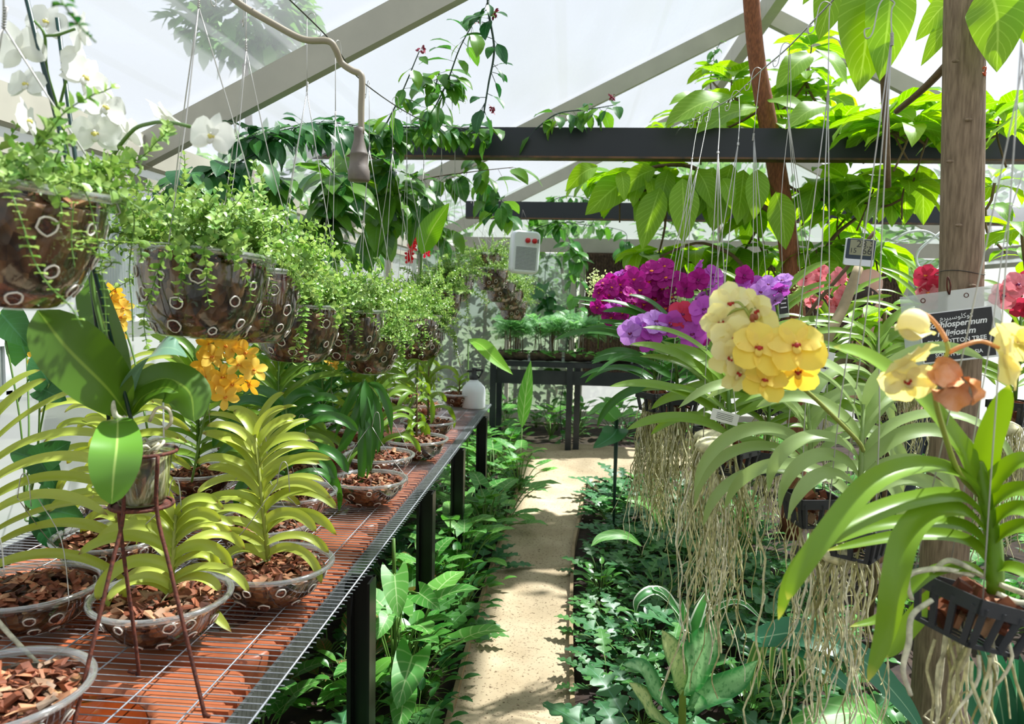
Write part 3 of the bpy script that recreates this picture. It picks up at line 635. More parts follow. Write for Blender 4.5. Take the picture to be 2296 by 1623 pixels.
def bowl_parts(root, deep=True, holes=True, seed=0, bark=120):
    """clear bowl with punched holes, bark inside; origin = base centre, rim radius .155"""
    rs = random.Random(seed)
    if deep:
        prof = [(0, 0), (.078, 0), (.094, .006), (.122, .05), (.138, .1), (.146, .15), (.149, .19)]; H = .19
        rows = [(.032, 9), (.08, 9), (.133, 9)]; top = .172
    else:
        prof = [(0, 0), (.06, 0), (.085, .01), (.115, .035), (.135, .065), (.146, .09), (.149, .1)]; H = .1
        rows = [(.028, 9), (.068, 11)]; top = .086
    R_at = lambda z: float(np.interp(z, [p[1] for p in prof[1:]], [p[0] for p in prof[1:]]))
    b = MB(); b.lathe(prof, 40); b.build('clear_shell', 'clear', root, world=False)
    b = MB()
    rim = [(.149, H - .002), (.156, H - .002), (.163, H + .003), (.164, H + .009), (.158, H + .013), (.150, H + .01), (.147, H + .004), (.149, H - .002)]
    b.lathe(rim, 48); b.build('rim', 'rimclear', root, world=False)
    hp = []
    for k, (z, n) in enumerate(rows):
        for q in range(n):
            a = 2 * PI * (q + .5 * (k % 2)) / n + rs.uniform(-.2, .2); hp.append((a, z + rs.uniform(-.012, .012), rs.uniform(.009, .0155)))
    b = MB()
    for a, z, hr in hp:
        r_ = R_at(z) + .001; sl = (R_at(z + .01) - R_at(z - .01)) / .02
        o_ = Vector((math.cos(a), math.sin(a), -sl)).normalized(); tg = Vector((-math.sin(a), math.cos(a), 0)); bt = o_.cross(tg)
        c = Vector((r_ * math.cos(a), r_ * math.sin(a), z))
        b.tube([c + tg * (hr * (1 + rs.uniform(-.1, .1)) * math.cos(w)) + bt * (hr * (1 + rs.uniform(-.1, .1)) * math.sin(w)) for w in np.linspace(0, 2 * PI, 14)[:-1]], .0019, 5, closed=True)
    for a, z, hr in hp:
        r_ = R_at(z) - .0045; o_ = Vector((math.cos(a), math.sin(a), 0)); q_ = Matrix((Vector((-math.sin(a), math.cos(a), 0)), o_, Vector((0, 0, 1)))).transposed()
        b.ell((r_ * math.cos(a), r_ * math.sin(a), z), (hr * .92, .0035, hr * .92), 9, 6, 1, q_)
    b.build('perforated_pattern', ['holerim', 'holebark'], root, world=False)
    b = MB(); prof2 = [(max(r_ - .004, 0), z + .003) for r_, z in prof if z < top]; prof2 += [(R_at(top) - .004, top), (.0, top + .012)]
    zs = np.linspace(.004, top, 16); pr = [(0.0, .003)] + [(R_at(z) - .004, z) for z in zs] + [(.001, top + .01)]
    nn = 72
    def jt(V):
        ang = np.arctan2(V[..., 1], V[..., 0]); zz = V[..., 2]; rr_ = np.hypot(V[..., 0], V[..., 1]) + 1e-9
        f = np.ones_like(rr_) - nr.uniform(0, .02, rr_.shape)
        for a, z, hr in hp:
            da = np.abs((ang - a + PI) % (2 * PI) - PI) * rr_; d2 = np.sqrt(da ** 2 + (zz - z) ** 2); f -= np.where((d2 < hr * .95) & (rr_ > .05), .13, 0)
        V[..., 0] *= f; V[..., 1] *= f; return V
    b.lathe(pr, nn, jit=jt); b.build('bark_fill', 'content', root, world=False)
    b = MB(); bark_heap(b, (0, 0), R_at(top) - .012, top + .004, bark); b.build('bark_chips', 'bark', root, smooth=False, world=False, kind='stuff')
    return H
# small succulent leaf templates
sl = [leaf('round', 1, .72, .5, 3, 3, .35), leaf('round', 1, .85, .7, 3, 3, .5), leaf('ovate', 1, .6, .3, 3, 3, .3)]
def bush(seed, nst=75, nodes=17, up=1.0, spread=.17, hang=0.25, leafL=.022, top=.185):
    rs = random.Random(seed); bl, bs_ = MB(), MB()
    for s in range(nst):
        a = rs.uniform(0, 2 * PI); r0 = .12 * math.sqrt(rs.random()); p = Vector((r0 * math.cos(a), r0 * math.sin(a), top))
        a += rs.uniform(-.9, .9); out = rs.uniform(.15, 1.0)
        d = Vector((math.cos(a) * out, math.sin(a) * out, rs.uniform(.5, 1.3) * up)).normalized()
        L = rs.uniform(.55, 1.2) * .2 * (.55 + .45 * up) if rs.random() > hang else rs.uniform(.2, .36)
        step = .0135; k = int(L / step); pts = [p.copy()]; trail = rs.random() < hang
        for q in range(k):
            d = (d + Vector((rs.uniform(-.22, .22), rs.uniform(-.22, .22), rs.uniform(-.2, .2) - (.20 if trail else .05)))).normalized()
            if p.x ** 2 + p.y ** 2 < .165 ** 2 and p.z < top + .01: d.z = abs(d.z)
            p = p + d * step; pts.append(p.copy())
            if q < 1: continue
            ax = d.cross(Vector((0, 0, 1))); ax = ax.normalized() if ax.length > .01 else Vector((1, 0, 0))
            if q % 2: ax = d.cross(ax)
            for sg in (1, -1):
                ld = ax * sg + d * .35 + Vector((rs.uniform(-.2, .2), rs.uniform(-.2, .2), .15))
                bl.addM(sl[rs.randrange(3)], frame(p, ld, d + Vector((0, 0, .4)), leafL * rs.uniform(.7, 1.15) * (1 if q < k - 3 else .65)))
        if len(pts) > 2: bs_.tube(pts, .0011, 3, caps=False)
    return bl, bs_
bush_mesh = []
for k, (n_, hg) in enumerate(((115, .12), (120, .2), (110, .12), (90, .25))):
    bl, bs_ = bush(k, n_, hang=hg, up=.5 if k == 3 else 1.0); f = bl.build('foliage', 'l_succ' if k < 3 else 'l_succ', None); s_ = bs_.build('stems', 'stem', None)
    bush_mesh.append((f, s_))
hang_protos = []
for k in range(3):
    rt = bpy.data.objects.new('hanging_basket', None); col.objects.link(rt)
    bowl_parts(rt, True, seed=k); hang_protos.append(rt)
def hanging_bowl(px, rim_py, d, scale, label, k, hook_px, hook_py, tilt=(0, 0), bk=None, group='clear perforated bowls hung over the bench', knot=.30):
    rim = P(px, rim_py, d); s = scale
    src = hang_protos[k % 3]
    rt = thing('hanging_bowl_plant', label, 'hanging plant', rim - Vector((0, 0, .19 * s)), group)
    rt.rotation_euler = (R(tilt[0]), R(tilt[1]), k * 1.1); rt.scale = (s, s, s)
    for c in kids(src):
        q = c.copy(); col.objects.link(q); q.parent = rt
    f, s_ = bush_mesh[(k if bk is None else bk) % 4]
    for c in (f, s_):
        q = c.copy(); col.objects.link(q); q.parent = rt; q.name = c.name.split('.')[0]
    bpy.context.view_layer.update()
    mw = rt.matrix_world; mi = mw.inverted()
    hk = P(hook_px, hook_py, d)           # where the hook's foot is
    kp = P(hook_px, knot, d); kn = mi @ Vector((kp.x, rim.y, kp.z))
    hk2 = mi @ hk
    for q in range(3):
        a = q * 2.09 + .5 + k; e_ = Vector((.156 * math.cos(a), .156 * math.sin(a), .19))
        b = MB(); m_ = (e_ + kn) / 2 + Vector((rnd.uniform(-.01, .01), rnd.uniform(-.01, .01), 0))
        b.tube([e_ + Vector((0, 0, -.02)), e_, m_, kn], .0015, 4, smooth=3); b.tube([kn, kn + Vector((rnd.uniform(-.004, .004), 0, .03))], .0016, 4)
        b.build('hanger_wire', 'wire', rt, world=False)
    b = MB(); t_ = hk2 - kn
    b.tube([kn, kn + t_ * .5, hk2], .0017, 5)
    b.tube([hk2, hk2 + Vector((.004, 0, .012)), hk2 + Vector((.016, 0, .02)), hk2 + Vector((.028, 0, .008)), hk2 + Vector((.036, 0, -.045)), hk2 + Vector((.046, 0, -.055)), hk2 + Vector((.05, 0, -.042)), hk2 + Vector((.04, 0, -.036))], .0014, 5, smooth=4)
    for z in np.linspace(0, .03, 8): b.lathe([(.0028, -.0012), (.0038, 0), (.0028, .0012)], 7, c=kn + Vector((0, 0, z)))
    b.build('hook', 'wire', rt, world=False)
    return rt
H_ = [
    (-15, 412, 1.2, 1.02, 'blurred near bowl basket of trailing green beads at the left edge', 0, 8, -120, (2, 9), 3),
    (442, 576, 1.72, 1.0, 'largest whole clear bowl of bark and bushy green beads, beside the white orchid bloom', 1, 445, -60, (1, 5), 0),
    (556, 620, 2.08, 1.0, 'clear bowl half hidden behind the largest hanging bowl, one bead string dangling', 2, 552, 0, (0, 4), 1),
    (662, 686, 2.55, 1.0, 'hanging bowl with rim lower than the two before it, above the dark strap leaves', 0, 688, 42, (0, 3), 2),
    (775, 700, 2.95, 1.0, 'hanging bowl half behind the pale lowest one', 1, 752, 100, (0, 0), 0),
    (826, 746, 3.3, .92, 'lowest hanging bowl in the row, its bark showing through the rim', 2, 828, 190, (2, -5), 3),
    (872, 704, 3.65, .95, 'hanging bowl behind and right of the lowest one', 0, 880, 225, (0, 4), 1),
    (925, 708, 3.95, .9, 'slim looking bowl wedged third from the far end of the row', 1, 912, 250, (0, 4), 2),
    (942, 738, 4.4, .96, 'separate low hanging bowl above the narrow hanging leaves', 2, 950, 270, (0, 1), 0),
    (985, 655, 4.5, .9, 'leafy hanging bowl nearly hidden by its neighbours trailing stems', 0, 990, 285, (0, 2), 1),
    (1018, 618, 4.75, .85, 'small hanging bowl with pale rim under the red flowers', 1, 1020, 300, (0, 3), 3),
    (1090, 572, 6.3, .92, 'uppermost bowl of the far stack beside the heater', 2, 1062, 440, (0, 3), 3),
    (1100, 604, 6.2, .92, 'second bowl down in the far stack beside the heater', 0, 1085, 450, (0, 4), 3),
    (1122, 632, 6.5, .92, 'third bowl down in the far stack, tufted with small leaves', 1, 1105, 450, (0, 4), 3),
    (1142, 652, 6.8, .92, 'fourth bowl down in the far stack below the heater', 2, 1130, 455, (0, 4), 3),
    (1150, 676, 7.1, .92, 'lowest bowl of the far stack over the seedling bench', 0, 1148, 460, (0, 2), 3),
]
KN = [60, 15, 112, 205, 268, 335, 345, 365, 380, 375, 385, 500, 505, 510, 520, 530]
for (px, py, d, s, lab, k, hx, hy, tl_, bk), kn_ in zip(H_, KN):
    hanging_bowl(px, py, d, s, lab, k, hx, hy, tl_, bk, group='clear perforated bowls hung over the bench' if d < 5 else 'far stack of hanging bowls', knot=kn_)
for rt in hang_protos:
    for c in kids(rt): bpy.data.objects.remove(c)
    bpy.data.objects.remove(rt)
for f, s_ in bush_mesh: bpy.data.objects.remove(f); bpy.data.objects.remove(s_)
# long bead strings dangling from the bowls, each on its own
def bead_string(pts, label, L=.018, mat='l_succ', step=.013, host=None):
    c = spline(pts, 24); ds = np.linalg.norm(np.diff(c, axis=0), axis=1); cum = np.concatenate([[0], np.cumsum(ds)])
    bl, bt = MB(), MB(); t_ = thing('bead_vine', label, 'trailing stem', c[0], 'bead strings trailing below the hanging bowls'); q = 0
    n_ = int(cum[-1] / step)
    for i_ in range(n_):
        s_ = cum[-1] * i_ / n_; p = Vector([np.interp(s_, cum, c[:, a]) for a in range(3)]); a0 = i_ % 2 * 1.5 + rnd.uniform(-.4, .4)
        for sg in (0, PI):
            a = a0 + sg; bl.addM(rnd.choice(sl), frame(p, (math.cos(a), math.sin(a), -.25), (0, 0, 1), L * rnd.uniform(.75, 1.1) * (1 - .35 * i_ / n_)))
    bt.tube(c[::3], .0012, 4); bl.build('foliage', mat, t_); bt.build('stem', 'stem', t_)
bead_string([P(590, 610, 1.9), P(608, 640, 1.86), P(600, 690, 1.86), P(590, 745, 1.86)], 'thick bright bead string hanging over the second bowl', .021, step=.009)
bead_string([P(855, 700, 3.1), P(862, 740, 3.08), P(874, 775, 3.08)], 'short bead string on the face of the lowest bowl', .022, step=.01)
bead_string([P(775, 650, 2.75), P(783, 720, 2.72), P(775, 800, 2.72), P(757, 880, 2.72)], 'long thin bead string reaching below the lowest bowls', .014)
bead_string([P(790, 660, 2.8), P(800, 720, 2.76), P(800, 780, 2.76)], 'bead string beside the long thin one', .016)
bead_string([P(25, 430, 1.02), P(50, 500, 1.0), P(75, 580, 1.0), P(110, 640, 1.0), P(160, 690, 1.02), P(185, 735, 1.02)], 'blurred bead string crossing the near left bowl', .016)
bead_string([P(130, 400, 1.1), P(190, 430, 1.15), P(215, 520, 1.15), P(232, 640, 1.15), P(240, 760, 1.15)], 'bead string in front of the tall orchid leaf', .012)
bead_string([P(200, 430, 1.2), P(250, 450, 1.25), P(300, 480, 1.35), P(290, 600, 1.4), P(296, 690, 1.4), P(298, 765, 1.4)], 'thin string of pointed beads left of the largest bowl', .010)
bead_string([P(170, 560, 1.15), P(210, 540, 1.2), P(300, 545, 1.4), P(380, 548, 1.58)], 'beaded stem reaching sideways toward the largest bowl', .016)
bead_string([P(165, 455, 1.1), P(160, 540, 1.1), P(168, 600, 1.1)], 'bead string hanging off the near bowl rim', .012)
bead_string([P(180, 520, 1.12), P(205, 560, 1.15), P(250, 590, 1.2), P(212, 612, 1.2)], 'cluster of plump beads curling under the near bowl', .02, step=.011)
bead_string([P(1000, 640, 4.3), P(1010, 690, 4.3), P(1020, 760, 4.3), P(1018, 800, 4.3)], 'leafy string hanging at the end of the bowl row', .022)
bead_string([P(1040, 640, 4.6), P(1050, 700, 4.6), P(1055, 745, 4.6)], 'leafy string furthest along the bowl row', .022)
bead_string([P(120, -30, .8), P(150, 20, .8), P(180, 60, .82), P(215, 95, .84)], 'dark blurred sprig dangling from the top left corner', .018, 'l_vine_d', .012)
# straps and cables overhead
def cable(name, label, cat, pts, r, mat, n=6, sm=6):
    b = MB(); b.tube(pts, r, n, smooth=sm); o = b.build(name, mat); tag(o, label, cat); return o
cable('support_wire', 'taut dark wire the left row of bowls hangs from', 'wire', [P(560, -80, 1.75), P(650, 0, 2.15), P(745, 95, 2.55), P(815, 185, 3.0), P(930, 262, 3.9), P(1000, 283, 4.4), P(1110, 291, 4.83)], .0024, 'wire_dark')
cable('support_wire', 'curving grey wire the orchids hang from on the right', 'wire', [P(1925, -60, 1.9), P(1835, 35, 2.1), P(1765, 108, 2.55), P(1705, 160, 3.0), P(1650, 212, 3.5), P(1610, 238, 3.9), P(1530, 285, 4.6), P(1515, 303, 4.83)], .0024, 'wire')
cable('support_wire', 'thin wire along the far stack of bowls', 'wire', [P(1045, 425, 6.0), P(1150, 455, 7.2), P(1160, 462, 8.5)], .003, 'wire_dark')
# drooping conduit and hanging rubber socket
t_ = thing('hanging_socket', 'grey rubber cable socket dangling from a thick drooping tan cable', 'socket', P(805, 400, 2.0))
b = MB(); b.tube([P(480, -40, 1.9), P(540, 10, 1.92), P(610, 52, 1.94), P(680, 88, 1.96), P(735, 92, 1.97), P(752, 110, 1.98), P(765, 140, 2.0), P(790, 158, 2.0), P(808, 166, 2.0), P(812, 185, 2.0), P(810, 240, 2.0), P(810, 300, 2.0)], .0085, 10, smooth=6)
b.build('cable', plain('tan_cable', S(142, 132, 112), .5), t_)
c = P(805, 285, 2.0); pr = [(.0095, 0), (.0135, -.002), (.0135, -.012), (.013, -.03), (.018, -.05), (.0225, -.066), (.025, -.07), (.0235, -.072), (.0245, -.1), (.026, -.102), (.0265, -.108), (.0285, -.112), (.0285, -.136), (.026, -.14), (.0, -.14)]
b = MB(); b.lathe(pr, 24, c=c); b.build('socket_body', plain('grey_rubber', S(112, 102, 94), .6, noise=.25, scale=30), t_)

# ================================================================== vanda orchids
def vanda_geo(h, pairs, L, w, az, lean=(0, 0), droop=1.5, top_up=.3, spread=1.2, prof='strap', base=(0, 0, 0), jitter=.12, fold=.4, z0=.02, wv=0):
    """stem and strap leaves in two ranks; returns leaf MB, stem MB"""
    bl, bs_ = MB(), MB(); base = Vector(base); up = Vector((lean[0], lean[1], 1)).normalized(); hd = Vector((math.cos(az), math.sin(az), 0))
    bs_.tube([base, base + up * h * .5, base + up * h], [.007, .006, .004], 7)
    lv = []
    for k in range(pairs):
        f = (k + .5) / pairs
        for sg in (1, -1):
            p = base + up * (z0 + (h - z0) * (f + .25 * sg / pairs)); LL = L * rnd.uniform(.7, 1.15) * (.75 + .35 * math.sin(PI * min(f * .9 + .15, 1)))
            a = (spread * (1 - f) + top_up * f) * rnd.uniform(.7, 1.3)   # angle off vertical
            dr = droop * rnd.uniform(.75, 1.2) * (1 - .35 * f); h2 = (hd + Vector((rnd.uniform(-jitter, jitter) * 3, rnd.uniform(-jitter, jitter) * 4, 0))).normalized() * sg
            pts = [p.copy()]; q = p.copy(); n_ = 7
            for i_ in range(n_):
                aa = a + dr * ((i_ + .5) / n_) ** 1.1
                q = q + (h2 * math.sin(aa) + Vector((0, 0, math.cos(aa)))) * (LL / n_); pts.append(q.copy())
            nm = Vector((rnd.uniform(-.3, .3), -rnd.uniform(.3, 1.0), rnd.uniform(.35, .9))) + h2 * -.35
            V, Fc, UV = ribbon(pts, w * rnd.uniform(.9, 1.1), nm, prof, 3, 5, fold, wave=wv)
            bl.add(V, Fc, UV); lv.append((V, Fc, UV))
    return bl, bs_, lv
bench_n = [0]; bench_roots = []
def bench_bowl(px, py, s, label, v=None, at=None, seed=0, extra=None, group='clear bowls of bark standing on the bench'):
    """py = height in the photo of the rim's centre"""
    c = PZ(px, py, BZ + .11 * s) if at is None else Vector((at[0], at[1], BZ + .11 * s))
    c = Vector((c.x, c.y, BZ + .005)); rt = thing('potted_orchid', label, 'orchid', c, group); s_ = s
    if bench_n[0] < 3:
        pr = bpy.data.objects.new('p', None); col.objects.link(pr); bowl_parts(pr, False, seed=20 + seed, bark=170); bb.append(pr); 
    src = bb[bench_n[0] % len(bb)]; bench_n[0] += 1
    for q in kids(src):
        z = q.copy(); col.objects.link(z); z.parent = rt; z.scale = (s, s, s); z.rotation_euler = (0, 0, rnd.uniform(0, 6)); z.name = q.name.split('.')[0]
    if v:
        base = c + Vector((v.get('dx', 0), v.get('dy', 0), .085 * s))
        bl, bs_, lv = vanda_geo(v['h'], v['n'], v['L'], v.get('w', .027), v.get('az', .2), v.get('lean', (0, 0)), v.get('droop', 1.5) * 1.3, v.get('up', .3), v.get('sp', 1.15) * .78, base=base, prof=v.get('prof', 'strap'))
        bl.build('leaves', v.get('mat', 'l_yel'), rt); bs_.build('stem', v.get('stem', 'stem_y'), rt)
        b = MB()
        for q in range(5):
            a = rnd.uniform(0, 6.28); p0 = base + Vector((0, 0, .03))
            b.tube([p0, p0 + Vector((.03 * math.cos(a), .03 * math.sin(a), -.01)), p0 + Vector((.08 * math.cos(a), .08 * math.sin(a), -.045))], .002, 5, smooth=3)
        b.build('roots', 'root', rt)
    # slack hanger wires leaning over the rim
    b = MB(); a = rnd.uniform(0, 6.28)
    for q in range(2):
        a += 2.2; e_ = c + Vector((.156 * s * math.cos(a), .156 * s * math.sin(a), .11 * s)); top = c + Vector((rnd.uniform(-.03, .03), rnd.uniform(-.03, .03), .33 * s))
        b.tube([e_ + Vector((0, 0, -.03)), e_ + Vector((.005, 0, .004)), (e_ + top) / 2 + rv(.02), top], .0013, 4, smooth=4)
    p = top; b.tube([p, p + Vector((.01, 0, .05)), p + Vector((.022, 0, .06)), p + Vector((.03, 0, .04)), p + Vector((.034, 0, -.02))], .0014, 4, smooth=4)
    b.build('hanger_wire', 'wire', rt)
    bench_roots.append(rt); return rt
bb = []
def vd(h, n, L, **k): return dict(h=h, n=n, L=L, **k)
BB = [
    (-10, 1545, 1.0, 'nearest bowl of bark in the lower left corner with one bare root', None),
    (70, 1312, 1.0, 'bowl at the left edge whose long yellow-green leaves fan to the right', vd(.42, 10, .34, dx=-.12, az=.35, droop=1.0, sp=1.2, up=.5)),
    (363, 1335, 1.0, 'bowl behind the rusty stand legs with arching yellow-green leaves', vd(.22, 10, .19, dx=.02, az=.3, lean=(.08, 0), droop=1.8, sp=1.1)),
    (612, 1262, 1.0, 'bowl with a tall yellow-green orchid and a bent wire loop over its rim', vd(.37, 12, .20, dx=-.01, az=.1, lean=(-.12, .05), droop=1.5, sp=1.2)),
    (592, 1168, 1.0, 'bowl directly behind the one with the bent wire loop', vd(.34, 8, .2, dx=-.03, dy=.05, az=.8, droop=1.2, mat='l_yel')),
    (250, 1200, 1.0, 'bowl by the white wall with a pale yellow orchid column behind the large leaf', vd(.42, 12, .2, dx=.02, az=-.1, droop=1.8, sp=1.3, up=.4)),
    (655, 1103, 1.0, 'bowl right of centre with dark curved strap leaves', vd(.34, 7, .3, dx=-.02, az=.2, droop=1.9, mat='l_dark', w=.042, stem='stem')),
    (828, 1074, .94, 'bowl at the bench edge holding straight hanging dark green leaves', None),
    (850, 1020, 1.0, 'bowl behind the one with straight hanging leaves', vd(.3, 5, .24, az=.9, droop=1.6, mat='l_mid', w=.03, stem='stem')),
    (934, 984, 1.0, 'bowl on the edge beyond, a twiggy orchid stem over it', vd(.3, 4, .24, az=1.2, droop=2.3, sp=1.7, up=1.2, mat='l_mid', w=.030, stem='twig')),
    (960, 944, 1.0, 'bowl second from the far end of the front row', vd(.34, 5, .24, az=1.0, droop=1.9, mat='l_mid', w=.032, stem='twig')),
    (945, 904, .98, 'bowl third from the far end beside the narrow leaves', vd(.32, 5, .24, az=1.2, droop=1.6, mat='l_mid', w=.032, stem='stem')),
    (1030, 882, .95, 'small looking bowl beside the white spray bottle', vd(.12, 3, .14, az=.3, droop=1.2, mat='l_mid', stem='twig')),
]
for k, (px, py, s, lab, v) in enumerate(BB): bench_bowl(px, py, s, lab, v, seed=k)
BK = [
    (-1.58, 2.55, 'back row bowl hidden behind the big glossy orchid', vd(.46, 12, .26, az=.1, droop=1.4)),
    (-1.50, 2.95, 'back row orchid with mid green arching leaves left of the gold flowers', vd(.5, 13, .30, az=.2, droop=1.3, mat='l_mid', stem='stem', w=.036)),
    (-1.20, 3.05, 'back row orchid under the gold flowers', vd(.5, 12, .3, az=.1, droop=1.3, mat='l_mid', stem='stem', w=.036)),
    (-1.52, 3.45, 'back row orchid with upright straps by the wall', vd(.52, 11, .32, az=.3, droop=1.1, mat='l_mid', stem='stem', w=.042)),
    (-1.18, 3.55, 'dark leaved orchid behind the hanging bowls', vd(.5, 9, .34, az=.2, droop=1.5, mat='l_dark', stem='stem', w=.042)),
    (-1.50, 3.95, 'orchid in the middle of the back row with broad dark straps', vd(.5, 9, .34, az=0, droop=1.5, mat='l_dark', stem='stem', w=.042)),
    (-1.20, 4.1, 'orchid with arching green leaves behind the lowest hanging bowl', vd(.45, 10, .3, az=.4, droop=1.6, mat='l_mid', stem='stem', w=.036)),
    (-1.50, 4.5, 'orchid further back along the wall side of the bench', vd(.45, 10, .3, az=.2, droop=1.6, mat='l_mid', stem='stem', w=.036)),
    (-1.22, 4.7, 'orchid in the far half of the bench with drooping straps', vd(.42, 9, .3, az=.1, droop=1.8, mat='l_mid', stem='stem', w=.036)),
    (-1.50, 5.15, 'orchid by the wall near the far end of the bench', vd(.42, 9, .3, az=.2, droop=1.8, mat='l_mid', stem='stem', w=.036)),
    (-1.18, 5.4, 'orchid at the far end of the bench behind the spray bottle', vd(.4, 8, .28, az=0, droop=1.7, mat='l_mid', stem='stem', w=.036)),
]
for k, (x, y, lab, v) in enumerate(BK): bench_bowl(0, 0, .95, lab, v, at=(x, y), seed=40 + k)
for pr in bb:
    for q in kids(pr): bpy.data.objects.remove(q)
    bpy.data.objects.remove(pr)
# ================================================================== flowers
def rotz(a): return np.array(Matrix.Rotation(a, 4, 'Z'))
def comb(parts):
    Vs, Fs, Us, n = [], [], [], 0
    for (V, Fc, UV), a, s, z in parts:
        q = V * s; q = q @ rotz(a)[:3, :3].T; q[:, 2] += z; Vs.append(q); Fs.append(Fc + n); Us.append(UV); n += len(V)
    return np.vstack(Vs), np.vstack(Fs), np.vstack(Us)
def petals():
    g = lambda a: a * rnd.uniform(.9, 1.1)
    rd = lambda: leaf('round', 1, g(.92), g(.45), 7, 7, g(.18), wave=.05, start=g(.16)); wdp = lambda: leaf('round', .95, g(1.2), g(.35), 7, 7, g(.14), wave=.04, start=.06)
    ov = lambda: leaf('lance', 1, g(.55), g(.35), 6, 5, .14, start=.05); th = lambda: leaf('obov', 1, g(.58), g(.4), 6, 5, .2, start=.15)
    e = lambda: rnd.uniform(-.16, .16)
    return {'phal': comb([(ov(), 0, .95, -.02), (ov(), 2.15 + e(), .9, -.02), (ov(), -2.15 + e(), .9, -.02), (wdp(), 1.45, .95, .02), (wdp(), -1.45, .95, .02)]),
            'vanda': comb([(rd(), e(), .9, .03), (rd(), 2.4 + e(), g(1), -.03), (rd(), -2.4 + e(), g(1), -.03), (rd(), 1.22 + e(), g(.9), .02), (rd(), -1.22 + e(), g(.9), .05)]),
            'small': comb([(th(), e(), 1, 0), (th(), 2.4 + e(), 1, 0), (th(), -2.4 + e(), 1, 0), (th(), 1.25 + e(), 1, .02), (th(), -1.25 + e(), 1, .02)])}
FL = {}
for _ in range(5):
    for k, v in petals().items(): FL.setdefault(k, []).append(v)
LP = MB(); LP.ell((0, -.17, .11), (.13, .17, .06), 10, 6); LP.ell((0, .05, .13), (.055, .06, .08), 7, 4); LQ = MB(); LQ.ell((0, -.05, .15), (.085, .1, .06), 8, 5); LQ.ell((.1, -.02, .1), (.035, .07, .06), 6, 4); LQ.ell((-.1, -.02, .1), (.035, .07, .06), 6, 4)
def stack(m): return np.vstack([g[0] for g in m.g]), np.vstack([g[1] for g in m.g])
LPS, LQS = stack(LP), stack(LQ)
def face(pos, n, up=(0, 0, 1), s=1.0):
    z = Vector(n).normalized(); y = Vector(up) - z * Vector(up).dot(z); y.normalize(); x = y.cross(z)
    m = np.eye(4); m[:3, 0] = x; m[:3, 1] = y; m[:3, 2] = z; m[:3, :3] *= s; m[:3, 3] = tuple(pos); return m
def flower(root, pos, n, s, kind, mat, lipmat, up=(0, 0, 1), label=None):
    b = MB(); Mx = face(pos, n, Vector(up) + rv(.35), s); b.addM(rnd.choice(FL[kind]), Mx)
    o = b.build('flower', mat, root, label=label)
    l = MB()
    for k, (V, Fc) in enumerate((LPS, LQS)): l.add(V @ Mx[:3, :3].T + Mx[:3, 3], Fc - 0, None, k)
    q = l.build('lip', [mat, lipmat], root); q.parent = o
    return o
CAMV = Vector((0, 0, CAMH))
def tocam(p, j=.5): return ((CAMV - p).normalized() + rv(j))
def spray_of(root, pts, kind, mat, lipmat, s, stalk=True, src=None, j=.5, dn=(0, 0, 0)):
    """pts: list of (px, py, d[, scale[, mat]])"""
    out = []; b = MB(); any_ = False
    for q in pts:
        p = P(q[0], q[1], q[2]); out.append(p)
        flower(root, p, tocam(p, j) + Vector(dn), s * (q[3] if len(q) > 3 else 1), kind, q[4] if len(q) > 4 else mat, lipmat)
        if src is not None:
            e_ = min(src, key=lambda v: (v - p).length); b.tube([e_, (e_ + p) / 2 + Vector((0, 0, .006)), p], .0016 * s / .03, 5, smooth=3); any_ = True
    if any_: b.build('flower_stalk', 'stem_y', root)
    return out
def stem_px(root, pts, r, mat='stem', name='flower_stem', n=7, sm=5):
    p = [P(*q) for q in pts]; b = MB(); b.tube(p, r, n, smooth=sm); b.build(name, mat, root); return [Vector(v) for v in spline(p, 4)]
def leaf_px(root, pts, w, nrm=None, prof='strap', mat='l_near', fold=.2, seg=5, nw=7, wave=0, twist=0, name='leaf', label=None):
    p = [P(*q) for q in pts]; mid = p[len(p) // 2]
    if nrm is None: nrm = (CAMV - mid).normalized() + Vector((0, 0, .9))
    V, Fc, UV = ribbon(p, w, nrm, prof, seg, nw, fold, wave, 0, twist)
    b = MB(); b.add(V, Fc, UV)
    return b.build(name, mat, root, label=label)

# ================================================================== white moth orchid on the rusty stand
o1 = thing('moth_orchid', 'tall white moth orchid in a clear pot on the rusty wire stand', 'orchid', P(318, 1130, 1.52))
def potc(py, d=1.52, px=318): return P(px, py, d)
pc = potc(1130); ph = .125
b = MB(); b.lathe([(0, .004), (.045, .004), (.05, .012), (.0645, ph), (.067, ph), (.067, ph + .004), (.062, ph + .004)], 36, c=pc); b.build('clear_pot', 'clear', o1)
b = MB(); b.lathe([(0, .006), (.046, .008), (.049, .015), (.061, ph - .018), (0, ph - .008)], 36, c=pc); 
def rootmass():
    m, t, b_, o = newmat('pot_roots'); tx = N(t, 'ShaderNodeTexCoord'); nz = N(t, 'ShaderNodeTexNoise', i_Scale=22.0, i_Detail=4.0, i_Distortion=2.0); mp = N(t, 'ShaderNodeMapping'); mp.inputs['Scale'].default_value = (1, 1, .4)
    t.links.new(tx.outputs['Object'], mp.inputs[0]); t.links.new(mp.outputs[0], nz.inputs['Vector'])
    r_ = ramp(t, [(.35, S(34, 34, 26)), (.48, S(92, 92, 52)), (.56, S(150, 150, 106)), (.66, S(196, 196, 176))], nz.outputs['Fac']); t.links.new(r_.outputs[0], b_.inputs['Base Color']); b_.inputs['Roughness'].default_value = .3; return m
b.build('potting_mix', rootmass(), o1)
b = MB()
